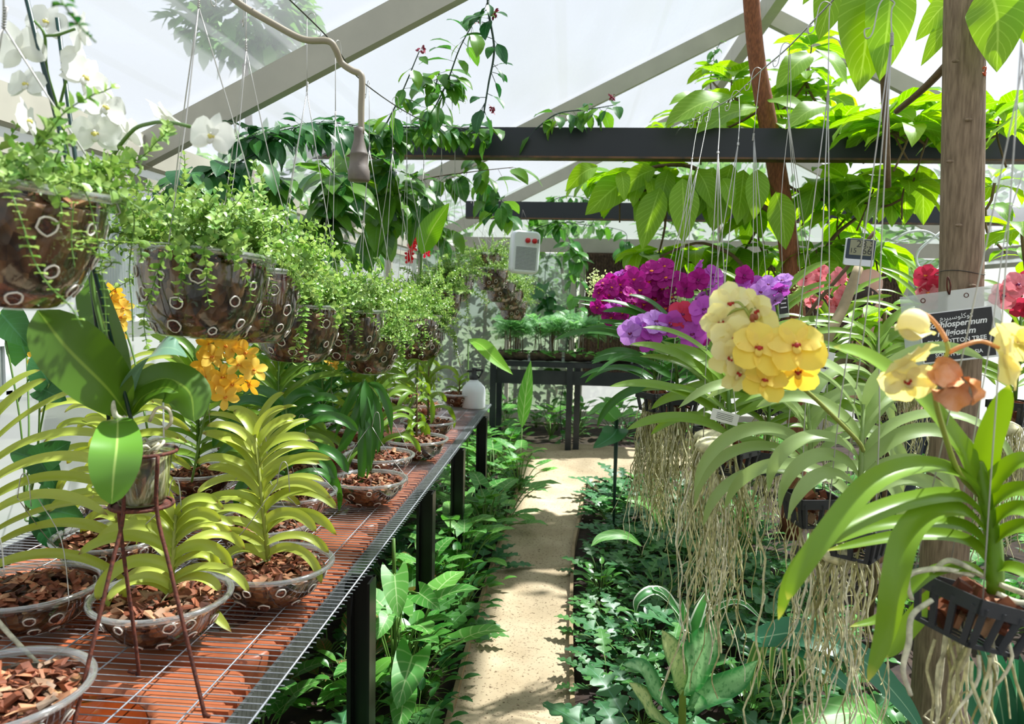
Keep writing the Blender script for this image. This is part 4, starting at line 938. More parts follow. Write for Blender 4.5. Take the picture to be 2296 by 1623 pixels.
for q in range(9):
    a = q * .7; b.tube([pc + Vector((.03 * math.cos(a), .03 * math.sin(a), ph - .012)), pc + Vector((.045 * math.cos(a + .5), .045 * math.sin(a + .5), ph + .008)), pc + Vector((.02 * math.cos(a + 2), .04 * math.sin(a + 1.5), ph - .006))], .0035, 6, smooth=4)
b.tube([P(335, 945, 1.5), P(352, 915, 1.5), P(378, 918, 1.5), P(384, 945, 1.5), P(370, 962, 1.5)], .0036, 6, smooth=5)
b.tube([P(243, 890, 1.47), P(250, 895, 1.46), P(258, 930, 1.46), P(272, 938, 1.47), P(280, 935, 1.48)], [.005, .0062, .0045], 8, smooth=5)
b.build('roots', 'root_w', o1)
b = MB(); q0 = P(366, 905, 1.5); b.box((q0.x, q0.y, q0.z - .035), (.003, .001, .075)); b.build('plant_label', 'white_plastic', o1)
cn = P(283, 955, 1.52)
leaf_px(o1, [(285, 930, 1.50), (240, 870, 1.44), (150, 780, 1.38), (85, 695, 1.36)], .125, CAMV - P(170, 800, 1.4) + Vector((.3, 0, .25)), 'obov', 'l_phal', .25, nw=9)
leaf_px(o1, [(290, 930, 1.52), (262, 800, 1.56), (215, 680, 1.62), (205, 610, 1.66)], .075, CAMV - P(240, 760, 1.5) + Vector((-.6, 0, 0)), 'obov', 'l_phal', .3, nw=7)
leaf_px(o1, [(262, 938, 1.47), (264, 950, 1.42), (262, 1000, 1.36), (255, 1060, 1.34), (250, 1130, 1.34)], .088, CAMV - P(260, 1040, 1.4) + Vector((0, 0, .2)), 'obov', 'l_phal2', .12, nw=9)
leaf_px(o1, [(288, 925, 1.54), (300, 850, 1.5), (345, 790, 1.46), (385, 780, 1.46), (420, 800, 1.48)], .085, Vector((-.1, -.5, 1)), 'long', 'l_phal3', .12, nw=9)
leaf_px(o1, [(292, 925, 1.52), (320, 870, 1.55), (375, 850, 1.58), (425, 880, 1.58), (435, 945, 1.56)], .10, Vector((.35, -.8, .6)), 'obov', 'l_phal', -.2, nw=9)
leaf_px(o1, [(292, 930, 1.5), (320, 890, 1.5), (370, 868, 1.5), (400, 880, 1.5)], .04, Vector((.2, -.8, .8)), 'long', 'l_phal', .3, nw=7)
for a_, b_ in (((305, 985, 1.5), (45, -60, 1.28)), ((245, 950, 1.55), (128, 40, 1.45))):
    mb_ = MB(); mb_.tube([P(*a_), P(*b_)], .0042, 7); mb_.build('stake', 'stake', o1)
s1 = stem_px(o1, [(275, 935, 1.52), (232, 760, 1.5), (205, 600, 1.5), (235, 395, 1.5), (290, 300, 1.45), (340, 276, 1.4), (385, 275, 1.35), (430, 285, 1.3)], [.0048, .004, .003], 'stem')
s2 = stem_px(o1, [(205, 600, 1.5), (140, 290, 1.4), (105, 160, 1.34), (100, 80, 1.3), (75, 45, 1.3)], [.004, .003, .0022], 'stem')
s3 = stem_px(o1, [(128, 258, 1.38), (148, 180, 1.36), (150, 168, 1.36)], .0026, 'stem')
s4 = stem_px(o1, [(100, 80, 1.3), (130, 78, 1.3), (168, 65, 1.3)], .0024, 'stem')
fw = 'f_white'
white = [
    (476, 305, 1.28, .045, (.05, -1, .05)), (372, 262, 1.42, .05, (.4, .3, .6)), (285, 300, 1.5, .05, (.3, .6, .3)), (215, 300, 1.38, .052, (.25, -1, .1)),
    (205, 390, 1.4, .045, (.1, -.9, -.3)), (190, 175, 1.34, .05, (.9, -.45, .1)), (175, 150, 1.36, .045, (1, -.2, 0)), (178, 75, 1.33, .05, (.5, .6, .1)), (45, 110, 1.3, .05, (-.2, .8, .2)),
    (60, 270, 1.25, .042, (.8, .2, .1)), (235, 240, 1.36, .045, (.9, -.5, 0)), (60, 190, 1.3, .04, (0, -1, .3)), (105, 50, 1.45, .045, (.2, -.8, .2)),
]
for px, py, d, s_, n_ in white: flower(o1, P(px, py, d), n_, s_, 'phal', fw, 'f_wyel')
# stand
st_ = thing('plant_stand', 'rusty iron three-legged stand holding the white moth orchid', 'plant stand', (pc.x, pc.y, BZ))
b = MB(); ringT = pc + Vector((0, 0, ph + .002)); ringB = pc + Vector((0, 0, 0))
for c, rr_ in ((ringT - Vector((0, 0, .012)), .071), (ringB, .062)):
    b.tube([c + Vector((rr_ * math.cos(a), rr_ * math.sin(a), 0)) for a in np.linspace(0, 2 * PI, 29)[:-1]], .004, 7, closed=True)
b.build('ring', 'rust', st_)
f1, f2, f3 = PZ(455, 1597, BZ + .006), PZ(307, 1508, BZ + .006), PZ(163, 1650, BZ + .006)
for ft, a in ((f1, -.15), (f2, 1.6 + .4), (f3, 3.5)):
    b = MB(); e_ = Vector((math.cos(a), math.sin(a), 0)); dr = (Vector((ft.x, ft.y, 0)) - Vector((pc.x, pc.y, 0))).normalized()
    t_ = ringT + dr * .073 - Vector((0, 0, .012)); m_ = ringB + dr * .064
    b.tube([t_, m_, m_ + (ft - m_) * .3, ft + Vector((0, 0, .02)) - dr * .004, ft + dr * .004, ft + dr * .022], .0042, 7, smooth=4)
    b.build('leg', 'rust', st_)
b = MB(); b.ell(ringB + Vector((0, 0, -.001)), (.062, .062, .002), 20, 4); b.build('base_plate', 'rust', st_)

# golden flower spikes rising from the bench orchids
def gold(label, stem, pts, s=.032, host=None):
    t_ = thing('golden_orchid_spray', label, 'flower spike', P(*stem[0]), 'golden flower sprays above the bench'); src = stem_px(t_, stem, [.0035, .0022], 'stem')
    spray_of(t_, pts, 'small', 'f_gold', 'f_lip_or', s, src=src, j=.7)
gold('large golden orchid spray below the largest hanging bowl', [(430, 1080, 1.95), (460, 930, 1.9), (490, 840, 1.88), (500, 780, 1.88), (515, 740, 1.88)],
     [(505, 775, 1.85), (475, 800, 1.85), (460, 845, 1.85), (500, 845, 1.85), (535, 820, 1.85), (570, 830, 1.86), (525, 780, 1.87), (485, 870, 1.84), (455, 815, 1.87), (505, 890, 1.84), (550, 790, 1.88), (520, 860, 1.85), (470, 770, 1.88), (440, 860, 1.87), (560, 860, 1.9)], .036)
gold('small golden spray against the white wall left of the largest bowl', [(330, 960, 2.2), (300, 800, 2.3), (262, 690, 2.3), (255, 640, 2.3)],
     [(258, 650, 2.28), (262, 680, 2.28), (270, 712, 2.28), (262, 745, 2.28), (248, 668, 2.3), (276, 690, 2.28), (250, 700, 2.3)], .036)
gold('single golden bloom between the dark leaves behind the lower bowls', [(740, 900, 3.4), (745, 840, 3.4)], [(742, 815, 3.35), (758, 800, 3.35)], .04)
gold('little orange bloom at the left wall beside the glass panes', [(40, 900, 2.4), (75, 830, 2.35)], [(80, 803, 2.3)], .03)

# ================================================================== spray bottle on the bench end
sp = PZ(1062, 905, BZ + .01); sp.y = 5.6; sp.x = P(1062, 890, 5.6).x
t_ = thing('spray_bottle', 'white plastic pressure spray bottle at the far end of the bench', 'spray bottle', (sp.x, sp.y, BZ + .006))
s_ = 1.2
b = MB(); b.lathe([(0, 0), (.07 * s_, 0), (.074 * s_, .01), (.074 * s_, .12), (.07 * s_, .155), (.045 * s_, .19), (.028 * s_, .205), (.026 * s_, .215), (0, .215)], 28, c=t_.location); b.build('bottle', 'white_plastic', t_)
b = MB(); b.lathe([(.03, .212), (.034, .215), (.034, .24), (.02, .25), (.018, .29), (.022, .3), (0, .305)], 20, c=t_.location); b.box(t_.location + Vector((.035, 0, .285)), (.07, .02, .018)); b.box(t_.location + Vector((-.03, 0, .275)), (.04, .018, .016)); b.box(t_.location + Vector((.05, 0, .25)), (.012, .016, .06), Euler((0, .5, 0)).to_matrix())
b.build('pump_head', 'black_plastic', t_)
b = MB(); b.tube([t_.location + Vector((-.045, 0, .28)), t_.location + Vector((-.06, 0, .28))], .006, 8); b.build('nozzle', 'wire', t_)
# white rod leaning
b = MB(); b.tube([P(1018, 760, 5.2), P(1033, 822, 5.2)], .006, 6); tag(b.build('plastic_rod', 'white_plastic'), 'thin white rod poking up left of the spray bottle', 'rod')

# ================================================================== heater
hc = P(1176, 566, 6.0); t_ = thing('fan_heater', 'white fan heater with two red knobs hanging near the far steel beam', 'heater', hc - Vector((0, 0, .17)))
hw, hh, hd_ = .225, .335, .11
b = MB()
def rrect(w, h, r_, n=6):
    o_ = []
    for sx_, sz_, a0 in ((1, 1, 0), (-1, 1, 90), (-1, -1, 180), (1, -1, 270)):
        for q in range(n):
            a = R(a0 + 90 * q / (n - 1)); o_.append((sx_ * (w / 2 - r_) + r_ * math.cos(a), sz_ * (h / 2 - r_) + r_ * math.sin(a)))
    return o_
rings = [(rrect(hw - .03, hh - .03, .03), -hd_ / 2), (rrect(hw - .006, hh - .006, .04), -hd_ / 2 + .008), (rrect(hw, hh, .045), -hd_ / 2 + .03), (rrect(hw, hh, .045), hd_ / 2 - .01), (rrect(hw - .02, hh - .02, .04), hd_ / 2)]
rot = Euler((0, R(3), R(18))).to_matrix(); V = [hc + rot @ Vector((x, y_, z)) for r_, y_ in rings for x, z in r_]; n = len(rings[0][0])
i = np.arange(len(rings) - 1)[:, None]; j = np.arange(n)[None, :]
b.add(A(V), np.stack([i * n + (j + 1) % n, i * n + j, (i + 1) * n + j, (i + 1) * n + (j + 1) % n], -1).reshape(-1, 4))
b.add(A(V[:n]), [list(range(n))]); b.add(A(V[-n:]), [list(range(n))[::-1]])
b.build('housing', 'white_plastic', t_)
b = MB()
for q in range(17):
    z = .035 - q * .0105; wv_ = .085 * math.sqrt(max(0.05, 1 - ((z + .05) / .1) ** 2)) if abs(z + .05) < .1 else .03
    b.box(hc + rot @ Vector((0, -hd_ / 2 - .001, z)), (.165, .004, .0045), rot)
b.build('grille', plain('grille_dark', S(96, 100, 106), .5), t_, smooth=False)
for x in (.005, .06):
    b = MB(); b.tube([hc + rot @ Vector((x, -hd_ / 2 + .004, .09)), hc + rot @ Vector((x, -hd_ / 2 - .02, .09))], [.021, .019], 18); b.build('knob', 'red_plastic', t_)
b = MB(); b.box(hc + rot @ Vector((.09, -hd_ / 2 - .001, .09)), (.008, .003, .03), rot); b.build('indicator', 'black_plastic', t_)
b = MB()
for x in (-.05, .05): b.tube([hc + rot @ Vector((x, 0, hh / 2 - .01)), P(1172, 470, 6.0)], .0015, 4)
b.build('hanging_wire', 'wire_dark', t_)

# ================================================================== hanging vandas on the right
def wires(root, tops, ends, knot, r=.0013, hook=None, mat='wire', bend=.01):
    for e_ in ends:
        b = MB(); m_ = e_ + (knot - e_) * .5 + rv(bend); m_.y = (e_.y + knot.y) / 2; b.tube([e_, e_ + (knot - e_) * .25 + rv(bend * .6), m_, knot], r, 4, smooth=3); b.build('hanger_wire', mat, root)
    if hook is not None:
        b = MB(); b.tube([knot, knot + (hook - knot) * .5 + rv(.004), hook, hook + Vector((.004, 0, .012)), hook + Vector((-.014, 0, .02)), hook + Vector((-.026, 0, .004)), hook + Vector((-.034, 0, -.045)), hook + Vector((-.046, 0, -.056)), hook + Vector((-.05, 0, -.04)), hook + Vector((-.04, 0, -.036))], .0014, 5, smooth=4)
        dv = (hook - knot).normalized()
        for q in range(9): b.lathe([(.0028, -.0012), (.0038, 0), (.0028, .0012)], 7, c=knot - dv * .022 + dv * .0028 * q)
        b.build('hook', mat, root)
def basket(root, c, w=.13, h=.075, yaw=0.0, tilt=0.0, bark=26):
    rot = (Euler((0, tilt, yaw)).to_matrix()); b = MB(); t_ = w * .5; bt = w * .4
    def ring(hw_, z, hh_, th=.005):
        for sx_, sy_ in ((1, 0), (-1, 0), (0, 1), (0, -1)):
            sz = (th, hw_ * 2 + th, hh_) if sx_ else (hw_ * 2 + th, th, hh_)
            b.box(c + rot @ Vector((sx_ * hw_, sy_ * hw_, z)), sz, rot)
    ring(t_, -.010, .024); ring(bt, -h, .007)
    for sx_, sy_ in ((1, 0), (-1, 0), (0, 1), (0, -1)):
        for q in np.linspace(-.85, .85, 3 + (w > .125)):
            p0 = c + rot @ Vector((sx_ * t_ if sx_ else q * t_, sy_ * t_ if sy_ else q * t_, -.01)); p1 = c + rot @ Vector((sx_ * bt if sx_ else q * bt, sy_ * bt if sy_ else q * bt, -h))
            b.tube([p0, p1], .0066, 4)
    for q in np.linspace(-.8, .8, 4): b.box(c + rot @ Vector((q * bt, 0, -h)), (.004, bt * 2, .004), rot)
    b.build('basket', 'black_plastic', root, smooth=False)
    b = MB()
    for q in range(bark):
        s_ = w * .2 * rnd.uniform(.6, 1.4); b.box(c + rot @ Vector((rnd.uniform(-.75, .75) * bt, rnd.uniform(-.75, .75) * bt, rnd.uniform(-h * .8, .008))), (s_, s_ * .7, s_ * .4), Euler((rnd.uniform(0, 3), rnd.uniform(0, 3), 0)).to_matrix(), jit=.2)
    b.build('bark_chunks', 'bark', root, smooth=False, kind='stuff')
    return [c + rot @ Vector((a * t_, e * t_, .0)) for a, e in ((1, 1), (-1, 1), (-1, -1), (1, -1))]
def root_curtain(root, c, rad, length, n, r=.0018, seg=18, mat='root', ns=4, spread=1.0, wig=.012):
    b = MB()
    for q in range(n):
        a = rnd.uniform(0, 6.28); rr_ = rad * math.sqrt(rnd.random()); p = Vector((c.x + rr_ * math.cos(a), c.y + rr_ * math.sin(a), c.z + rnd.uniform(-.03, .02)))
        L = length * rnd.uniform(.35, 1.0); k = max(5, int(seg * L / length)); pts = [p.copy()]; d = Vector((math.cos(a) * .35 * spread, math.sin(a) * .35 * spread, -.5))
        for i_ in range(k):
            d = d * .55 + Vector((rnd.uniform(-1, 1) * .48, rnd.uniform(-1, 1) * .48, -.75)); d.normalize(); p = p + d * (L / k); pts.append(p.copy())
        b.tube(pts, [r * rnd.uniform(.7, 1.3), r * rnd.uniform(.5, 1)], ns, smooth=2, caps=False)
        if rnd.random() < .35:   # side root
            q0 = pts[k // 2]; b.tube([q0, q0 + rv(.02) - Vector((0, 0, .02)), q0 + rv(.04) - Vector((0, 0, .06))], r * .6, 3, smooth=2, caps=False)
    b.build('aerial_roots', mat, root, kind='stuff')

# nearest vanda, lower right
G1 = 'orchids hanging in slatted black baskets on the right'
v1 = thing('hanging_orchid', 'nearest hanging orchid at lower right with glossy lime leaves in a tilted black basket', 'orchid', P(2195, 1420, 1.28), G1)
bc = P(2192, 1330, 1.28); ends = basket(v1, bc, .135, .075, .35, R(17), 40)
stem_px(v1, [(2232, 1330, 1.29), (2228, 1220, 1.3), (2210, 1120, 1.3), (2190, 1020, 1.31)], [.014, .013, .010], 'l_near', 'stem', 9)
LN = [
    ([(2192, 1075, 1.30), (2150, 1000, 1.28), (2060, 890, 1.24), (1950, 805, 1.2), (1868, 778, 1.18)], .052),
    ([(2205, 1075, 1.31), (2212, 1000, 1.29), (2235, 930, 1.27), (2262, 862, 1.25)], .05),
    ([(2210, 1130, 1.3), (2160, 1070, 1.27), (2070, 1045, 1.22), (1960, 1080, 1.17), (1860, 1190, 1.13), (1790, 1290, 1.12), (1765, 1345, 1.12)], .045),
    ([(2214, 1165, 1.3), (2150, 1115, 1.27), (2040, 1125, 1.22), (1930, 1165, 1.18), (1840, 1220, 1.15), (1775, 1300, 1.14), (1745, 1390, 1.14)], .04),
    ([(2218, 1200, 1.3), (2160, 1148, 1.26), (2085, 1150, 1.22), (2030, 1210, 1.18), (2005, 1310, 1.15), (1985, 1420, 1.15), (1945, 1530, 1.15)], .05),
    ([(2222, 1235, 1.3), (2170, 1185, 1.28), (2080, 1170, 1.26), (1960, 1180, 1.25), (1845, 1225, 1.24)], .034),
    ([(2226, 1270, 1.3), (2180, 1220, 1.29), (2110, 1200, 1.28), (2000, 1205, 1.27), (1850, 1235, 1.26)], .032),
    ([(2225, 1310, 1.3), (2180, 1275, 1.28), (2100, 1280, 1.27), (2030, 1330, 1.26), (1975, 1385, 1.25), (1905, 1405, 1.24)], .026),
    ([(2130, 1320, 1.33), (2080, 1360, 1.34), (2020, 1430, 1.35), (1985, 1475, 1.35)], .045),
    ([(2215, 1105, 1.3), (2250, 1060, 1.27), (2300, 1035, 1.24), (2380, 1060, 1.2)], .045),
    ([(2218, 1140, 1.3), (2250, 1110, 1.27), (2300, 1100, 1.24), (2380, 1130, 1.2)], .04),
    ([(2222, 1180, 1.3), (2255, 1150, 1.27), (2300, 1145, 1.24), (2380, 1190, 1.2)], .04),
    ([(2228, 1215, 1.3), (2262, 1190, 1.27), (2310, 1185, 1.24), (2380, 1230, 1.2)], .038),
    ([(2232, 1280, 1.3), (2265, 1272, 1.27), (2310, 1290, 1.24), (2370, 1330, 1.2)], .03),
]
for k, (pts, w) in enumerate(LN):
    leaf_px(v1, pts, w * .84, None if k not in (1,) else Vector((-.2, -1, .1)), 'long', 'l_near', .3, label='yellowing leaf' if k == 7 else None)
b = MB()
for pts in ([(2180, 1290, 1.28), (2110, 1275, 1.26), (2045, 1285, 1.25), (2035, 1310, 1.25), (2045, 1345, 1.25)], [(2200, 1290, 1.28), (2150, 1262, 1.27), (2120, 1258, 1.27), (2090, 1282, 1.27)],
            [(2240, 1310, 1.27), (2280, 1325, 1.26), (2340, 1345, 1.25)], [(2235, 1330, 1.26), (2280, 1350, 1.25), (2330, 1352, 1.24)],
            [(2090, 1345, 1.24), (2045, 1380, 1.23), (2038, 1440, 1.22), (2025, 1500, 1.22), (2042, 1558, 1.22)]): b.tube([P(*q) for q in pts], [.0042, .005, .0036], 7, smooth=5)
b.build('thick_root', 'root_w', v1)
root_curtain(v1, bc - Vector((0, 0, .07)), .06, .42, 22, .0028, 14, 'root', 5)
k1 = P(2290, 90, 1.15); wires(v1, None, [ends[2], ends[3]], k1, .0012, mat='wire', bend=.006); wires(v1, None, [ends[1]], P(2312, 60, 1.15), .0012, bend=.005)
# yellow pale blooms by the trunk, on the nearest vanda
src = stem_px(v1, [(2195, 1110, 1.3), (2150, 1060, 1.27), (2120, 980, 1.22), (2095, 880, 1.17), (2110, 820, 1.14), (2125, 790, 1.13), (2122, 765, 1.13)], [.005, .0038, .003], 'stem_y')
for p_, n_, s_, mt in (((2040, 815, 1.12), (-.3, .3, .5), .05, 'f_pyel'), ((2035, 850, 1.13), (-.2, -.6, -.4), .042, 'f_pyel'), ((2250, 800, 1.12), (.9, -.2, .2), .052, 'f_pyel'), ((2285, 770, 1.15), (.6, .3, .8), .05, 'f_pyel')):
    flower(v1, P(*p_), n_, s_, 'vanda', mt, 'f_lip_red')
b = MB(); c = P(2048, 728, 1.12)
for q in range(4):
    a = q * 1.57; V, Fc, UV = leaf('round', 1, 1.0, 1.9, 7, 7, .35, start=1.1); b.addM((V, Fc, UV), face(c + Vector((0, 0, -.022)), (.1, -.2, 1), (math.cos(a), math.sin(a), 0), .034))
b.ell(c, (.021, .021, .023), 14, 10); b.build('flower_bud', 'f_pyel', v1)
b = MB(); b.tube([P(2122, 765, 1.13), P(2105, 735, 1.13), P(2080, 708, 1.12), P(2055, 700, 1.12)], [.0036, .003, .0026], 7, smooth=4); b.tube([P(2128, 790, 1.13), P(2160, 775, 1.12), P(2200, 765, 1.12), P(2240, 780, 1.12)], [.0036, .003, .0026], 7, smooth=4)
b.build('flower_stalk', plain('stalk_brown', S(214, 150, 96), .5), v1)
b = MB(); c = P(2150, 850, 1.1)
for n_, s_ in (((-.5, -.8, .1), .04), ((.1, -1, -.3), .045), ((.7, -.6, .3), .04), ((-.2, -.9, .6), .035), ((0, -.6, -.8), .04)):
    b.addM(leaf('round', 1, 1.0, 1.3, 7, 7, .5, wave=.08, start=.5), face(c + Vector(n_) * .006, n_, (Vector((rnd.uniform(-1, 1), 0, rnd.uniform(-1, 1)))), s_))
b.build('withered_flower', 'f_wilt', v1, label='shrivelled orange flower')

# second and third: pale leaved vandas
def vanda(label, base, h, n, L, w, az, mat, droop, sp, up, lean, roots, rootlen, hook=None, knot=None, bw=.12, wire_mat='wire', tilt=0, pot=True, basegroup=G1, rr=.0019, smat='l_pale'):
    bp_ = P(*base); t_ = thing('hanging_orchid', label, 'orchid', bp_ - Vector((0, 0, .08)), basegroup)
    ends = basket(t_, bp_, bw, .07, rnd.uniform(0, 1), tilt, 24) if pot else [bp_ + Vector((.02, 0, 0)), bp_ + Vector((-.02, 0, 0)), bp_]
    bl, bs_, lv = vanda_geo(h, n, L, w * .95, az, lean, droop * 1.15, up, sp * .85, 'long', bp_, fold=.25)
    for V, Fc, UV in lv:
        b = MB(); b.add(V, Fc, UV); b.build('leaf', mat, t_)
    bs_.build('stem', smat, t_)
    if roots: root_curtain(t_, bp_ - Vector((0, 0, .05)), bw * .42, rootlen, roots, rr)
    if hook: wires(t_, None, ends[:3], P(*knot), .0014, P(*hook), wire_mat, .012)
    return t_, bp_
v2, _ = vanda('pale silvery green orchid in a basket left of the nearest one', (1925, 1175, 1.72), .27, 7, .36, .034, .05, 'l_pale', 2.5, .85, .15, (0, .05), 28, .6, (2000, 20, 1.6), (2000, 75, 1.6), .10)
v3, _ = vanda('pale leaved orchid whose arching leaves lean left above a long root tangle', (1822, 1110, 1.95), .24, 6, .38, .034, .0, 'l_pale', 2.4, .95, .25, (-.1, 0), 26, .6, (1860, 22, 2.0), (1857, 205, 2.0), .11)
# yellow spray rising from v2
src = stem_px(v2, [(1935, 1010, 1.7), (1920, 985, 1.6), (1840, 905, 1.5), (1780, 850, 1.42), (1740, 800, 1.4), (1700, 740, 1.4), (1670, 690, 1.4)], [.005, .004, .003], 'stem_y')
spray_of(v2, [(1785, 775, 1.33, 1.2, 'f_yel'), (1700, 780, 1.34, 1.15, 'f_yel'), (1640, 800, 1.37, 1.05, 'f_pyel'), (1790, 830, 1.36, 1.0, 'f_yel'), (1715, 855, 1.35, .95, 'f_yel'),
              (1650, 755, 1.38, 1.05, 'f_pyel'), (1700, 695, 1.4, 1.05, 'f_pyel'), (1640, 680, 1.42, 1.0, 'f_pyel'), (1615, 720, 1.42, .95, 'f_pyel'), (1655, 835, 1.38, .9, 'f_pyel')], 'vanda', 'f_yel', 'f_lip_red', .047, src=src, j=.7)
b = MB(); c = P(1690, 718, 1.36)
for q in range(5): b.ell(c + rv(.007), (.005, .004, .006), 7, 5)
b.build('withered_flower', plain('brown_bud', S(140, 70, 24), .6), v2, label='small dried brown flower')
VV = [
    # label, base, h,n,L,w,az, mat, droop,sp,up,lean, roots,len,hook,knot,bw
    ('orchid with lilac blooms over the first thick curtain of roots', (1520, 890, 2.75), .26, 9, .33, .034, .15, 'l_dark', 1.2, 1.25, .5, (-.1, 0), 70, .5, (1570, 262, 3.9), (1552, 355, 2.8), .11),
    ('orchid with the deepest magenta blooms', (1470, 880, 3.1), .28, 10, .36, .034, 0, 'l_dark', 1.2, 1.3, .5, (-.1, 0), 130, .62, (1590, 250, 3.7), (1565, 375, 3.1), .11),
    ('orchid left of the yellow blooms with broad dark leaves', (1640, 1000, 2.1), .20, 6, .34, .036, .1, 'l_mid', 1.2, 1.25, .4, (-.1, 0), 26, .6, (1612, 240, 3.0), (1610, 340, 2.1), .11),
    ('orchid with mauve blooms behind the yellow spray', (1610, 960, 2.5), .22, 7, .31, .033, .2, 'l_mid', 1.3, 1.2, .4, (0, 0), 34, .6, (1657, 215, 3.0), (1655, 320, 2.5), .11),
    ('orchid with bright purple blooms under the brown trunk', (1720, 880, 2.7), .3, 8, .33, .033, 0, 'l_mid', 1.2, 1.2, .4, (0, 0), 24, .5, (1705, 165, 2.7), (1690, 300, 2.7), .11),
    ('orchid with salmon pink blooms behind the thermometer branch', (1850, 860, 3.3), .3, 9, .33, .032, .2, 'l_mid', 1.4, 1.2, .4, (0, 0), 24, .5, (1770, 110, 2.6), (1765, 240, 2.9), .11),
    ('orchid with crimson blooms left of the grey trunk', (2080, 850, 3.2), .34, 9, .3, .03, -.2, 'l_mid', 1.2, 1.1, .3, (0, 0), 26, .5, None, None, .11),
    ('orchid with rose blooms at the right edge', (2275, 900, 2.5), .3, 8, .3, .032, .1, 'l_mid', 1.3, 1.2, .4, (0, 0), 26, .5, None, None, .11),
    ('plain leafy orchid without blooms behind the pale ones', (1960, 900, 2.9), .24, 8, .3, .03, .3, 'l_mid', 1.3, 1.2, .5, (0, 0), 20, .4, None, None, .11),
    ('leafy orchid low behind the root curtains', (1720, 1010, 2.5), .22, 8, .3, .03, .3, 'l_mid', 1.4, 1.2, .5, (0, 0), 22, .4, None, None, .11),
]
vs = []
for lab, base, h, n, L, w, az, mat, dr_, sp_, up_, ln, rts, rl, hk, kn, bw in VV:
    vs.append(vanda(lab, base, h, n, L, w, az, mat, dr_, sp_, up_, ln, rts, rl, hk, kn, bw, smat='stem')[0])
def cluster(root, c, rad, n, mat, kind, s, lip, mats=None, stem0=None, j=.55):
    base = Vector(root.location) + Vector((0, 0, .15)) if stem0 is None else P(*stem0); cp = P(*c)
    b = MB(); pts = [base, (base + cp) / 2 + Vector((.02, 0, .02)), cp]; b.tube(pts, [.004, .0025], 6, smooth=5); b.build('flower_stem', 'stem', root); src = [Vector(v) for v in spline(pts, 4)]
    for q in range(n):
        a = q * 2.4; rr_ = rad * math.sqrt((q + .5) / n); p = cp + Vector((rr_ * math.cos(a), rnd.uniform(-.5, .5) * rad, rr_ * math.sin(a) * .85))
        flower(root, p, tocam(p, j) + (p - cp).normalized() * .5, s * rnd.uniform(.85, 1.1), kind, rnd.choice(mats) if mats else mat, lip)
cluster(vs[0], (1450, 742, 2.3), .05, 5, 'f_lil', 'vanda', .044, 'f_lip_dark', ['f_lil', 'f_lil', 'f_pur'])
cluster(vs[1], (1470, 645, 2.9), .10, 12, 'f_mag', 'vanda', .052, 'f_lip_or', None, None, .3)
cluster(vs[1], (1378, 670, 2.8), .08, 16, 'f_mag', 'vanda', .036, 'f_lip_or', ['f_mag', 'f_pur', 'f_mag'], None, .6)
cluster(vs[1], (1400, 628, 2.95), .05, 5, 'f_pur', 'vanda', .045, 'f_lip_dark', ['f_mag', 'f_pur'])
cluster(vs[3], (1550, 720, 2.3), .07, 6, 'f_pur', 'vanda', .05, 'f_lip_dark', ['f_pur', 'f_mag', 'f_red'], None, .8)
cluster(vs[3], (1580, 640, 2.5), .07, 7, 'f_pur', 'vanda', .042, 'f_lip_dark', ['f_pur', 'f_pur', 'f_mag'], None, .8)
cluster(vs[4], (1680, 660, 2.55), .09, 9, 'f_pur', 'vanda', .045, 'f_lip_dark', ['f_pur', 'f_mag', 'f_lil'], None, .6)
cluster(vs[4], (1735, 650, 2.5), .05, 5, 'f_pur', 'vanda', .04, 'f_lip_dark', ['f_pur', 'f_lil'], None, .8)
cluster(vs[5], (1855, 642, 3.1), .10, 11, 'f_pink', 'vanda', .042, 'f_lip_red', None, None, .9)
cluster(vs[6], (2092, 630, 3.0), .05, 3, 'f_red', 'vanda', .06, 'f_lip_or', None, None, .3)
cluster(vs[6], (2090, 665, 3.0), .04, 3, 'f_red', 'vanda', .045, 'f_lip_or', ['f_red', 'f_pink'], None, .9)
cluster(vs[7], (2290, 655, 2.3), .07, 6, 'f_pink', 'vanda', .045, 'f_lip_dark', ['f_pink', 'f_red'], None, .8)
# greenish white flower plumes between them
def plume(label, c, rad, n):
    cp = P(*c); t_ = thing('pale_flower_plume', label, 'flower cluster', cp - Vector((0, 0, rad[2])), 'plumes of tiny greenish white flowers'); b = MB()
    for q in range(n):
        v = rv(1); v = v.normalized() * rnd.uniform(.3, 1); p = cp + Vector((v.x * rad[0], v.y * rad[1], v.z * rad[2])); b.addM(sl[0], frame(p, rv(1) + Vector((0, -.3, .5)), rv(1) + Vector((0, -1, .5)), rnd.uniform(.008, .014)))
    b.build('tiny_flowers', 'f_green', t_, kind='stuff')
    b = MB(); b.tube([cp, cp - Vector((0, 0, .25))], .003, 5); b.build('stem', 'stem', t_)
plume('pale green flower plume left of the magenta blooms', (1345, 648, 3.2), (.07, .05, .09), 420)
plume('pale green flower plume between magenta and mauve blooms', (1512, 662, 2.9), (.05, .04, .05), 260)
plume('pale plume on the left of the salmon blooms', (1800, 650, 3.2), (.04, .04, .08), 260)
plume('pale plume in front of the mauve blooms', (1585, 678, 2.9), (.06, .04, .05), 220)

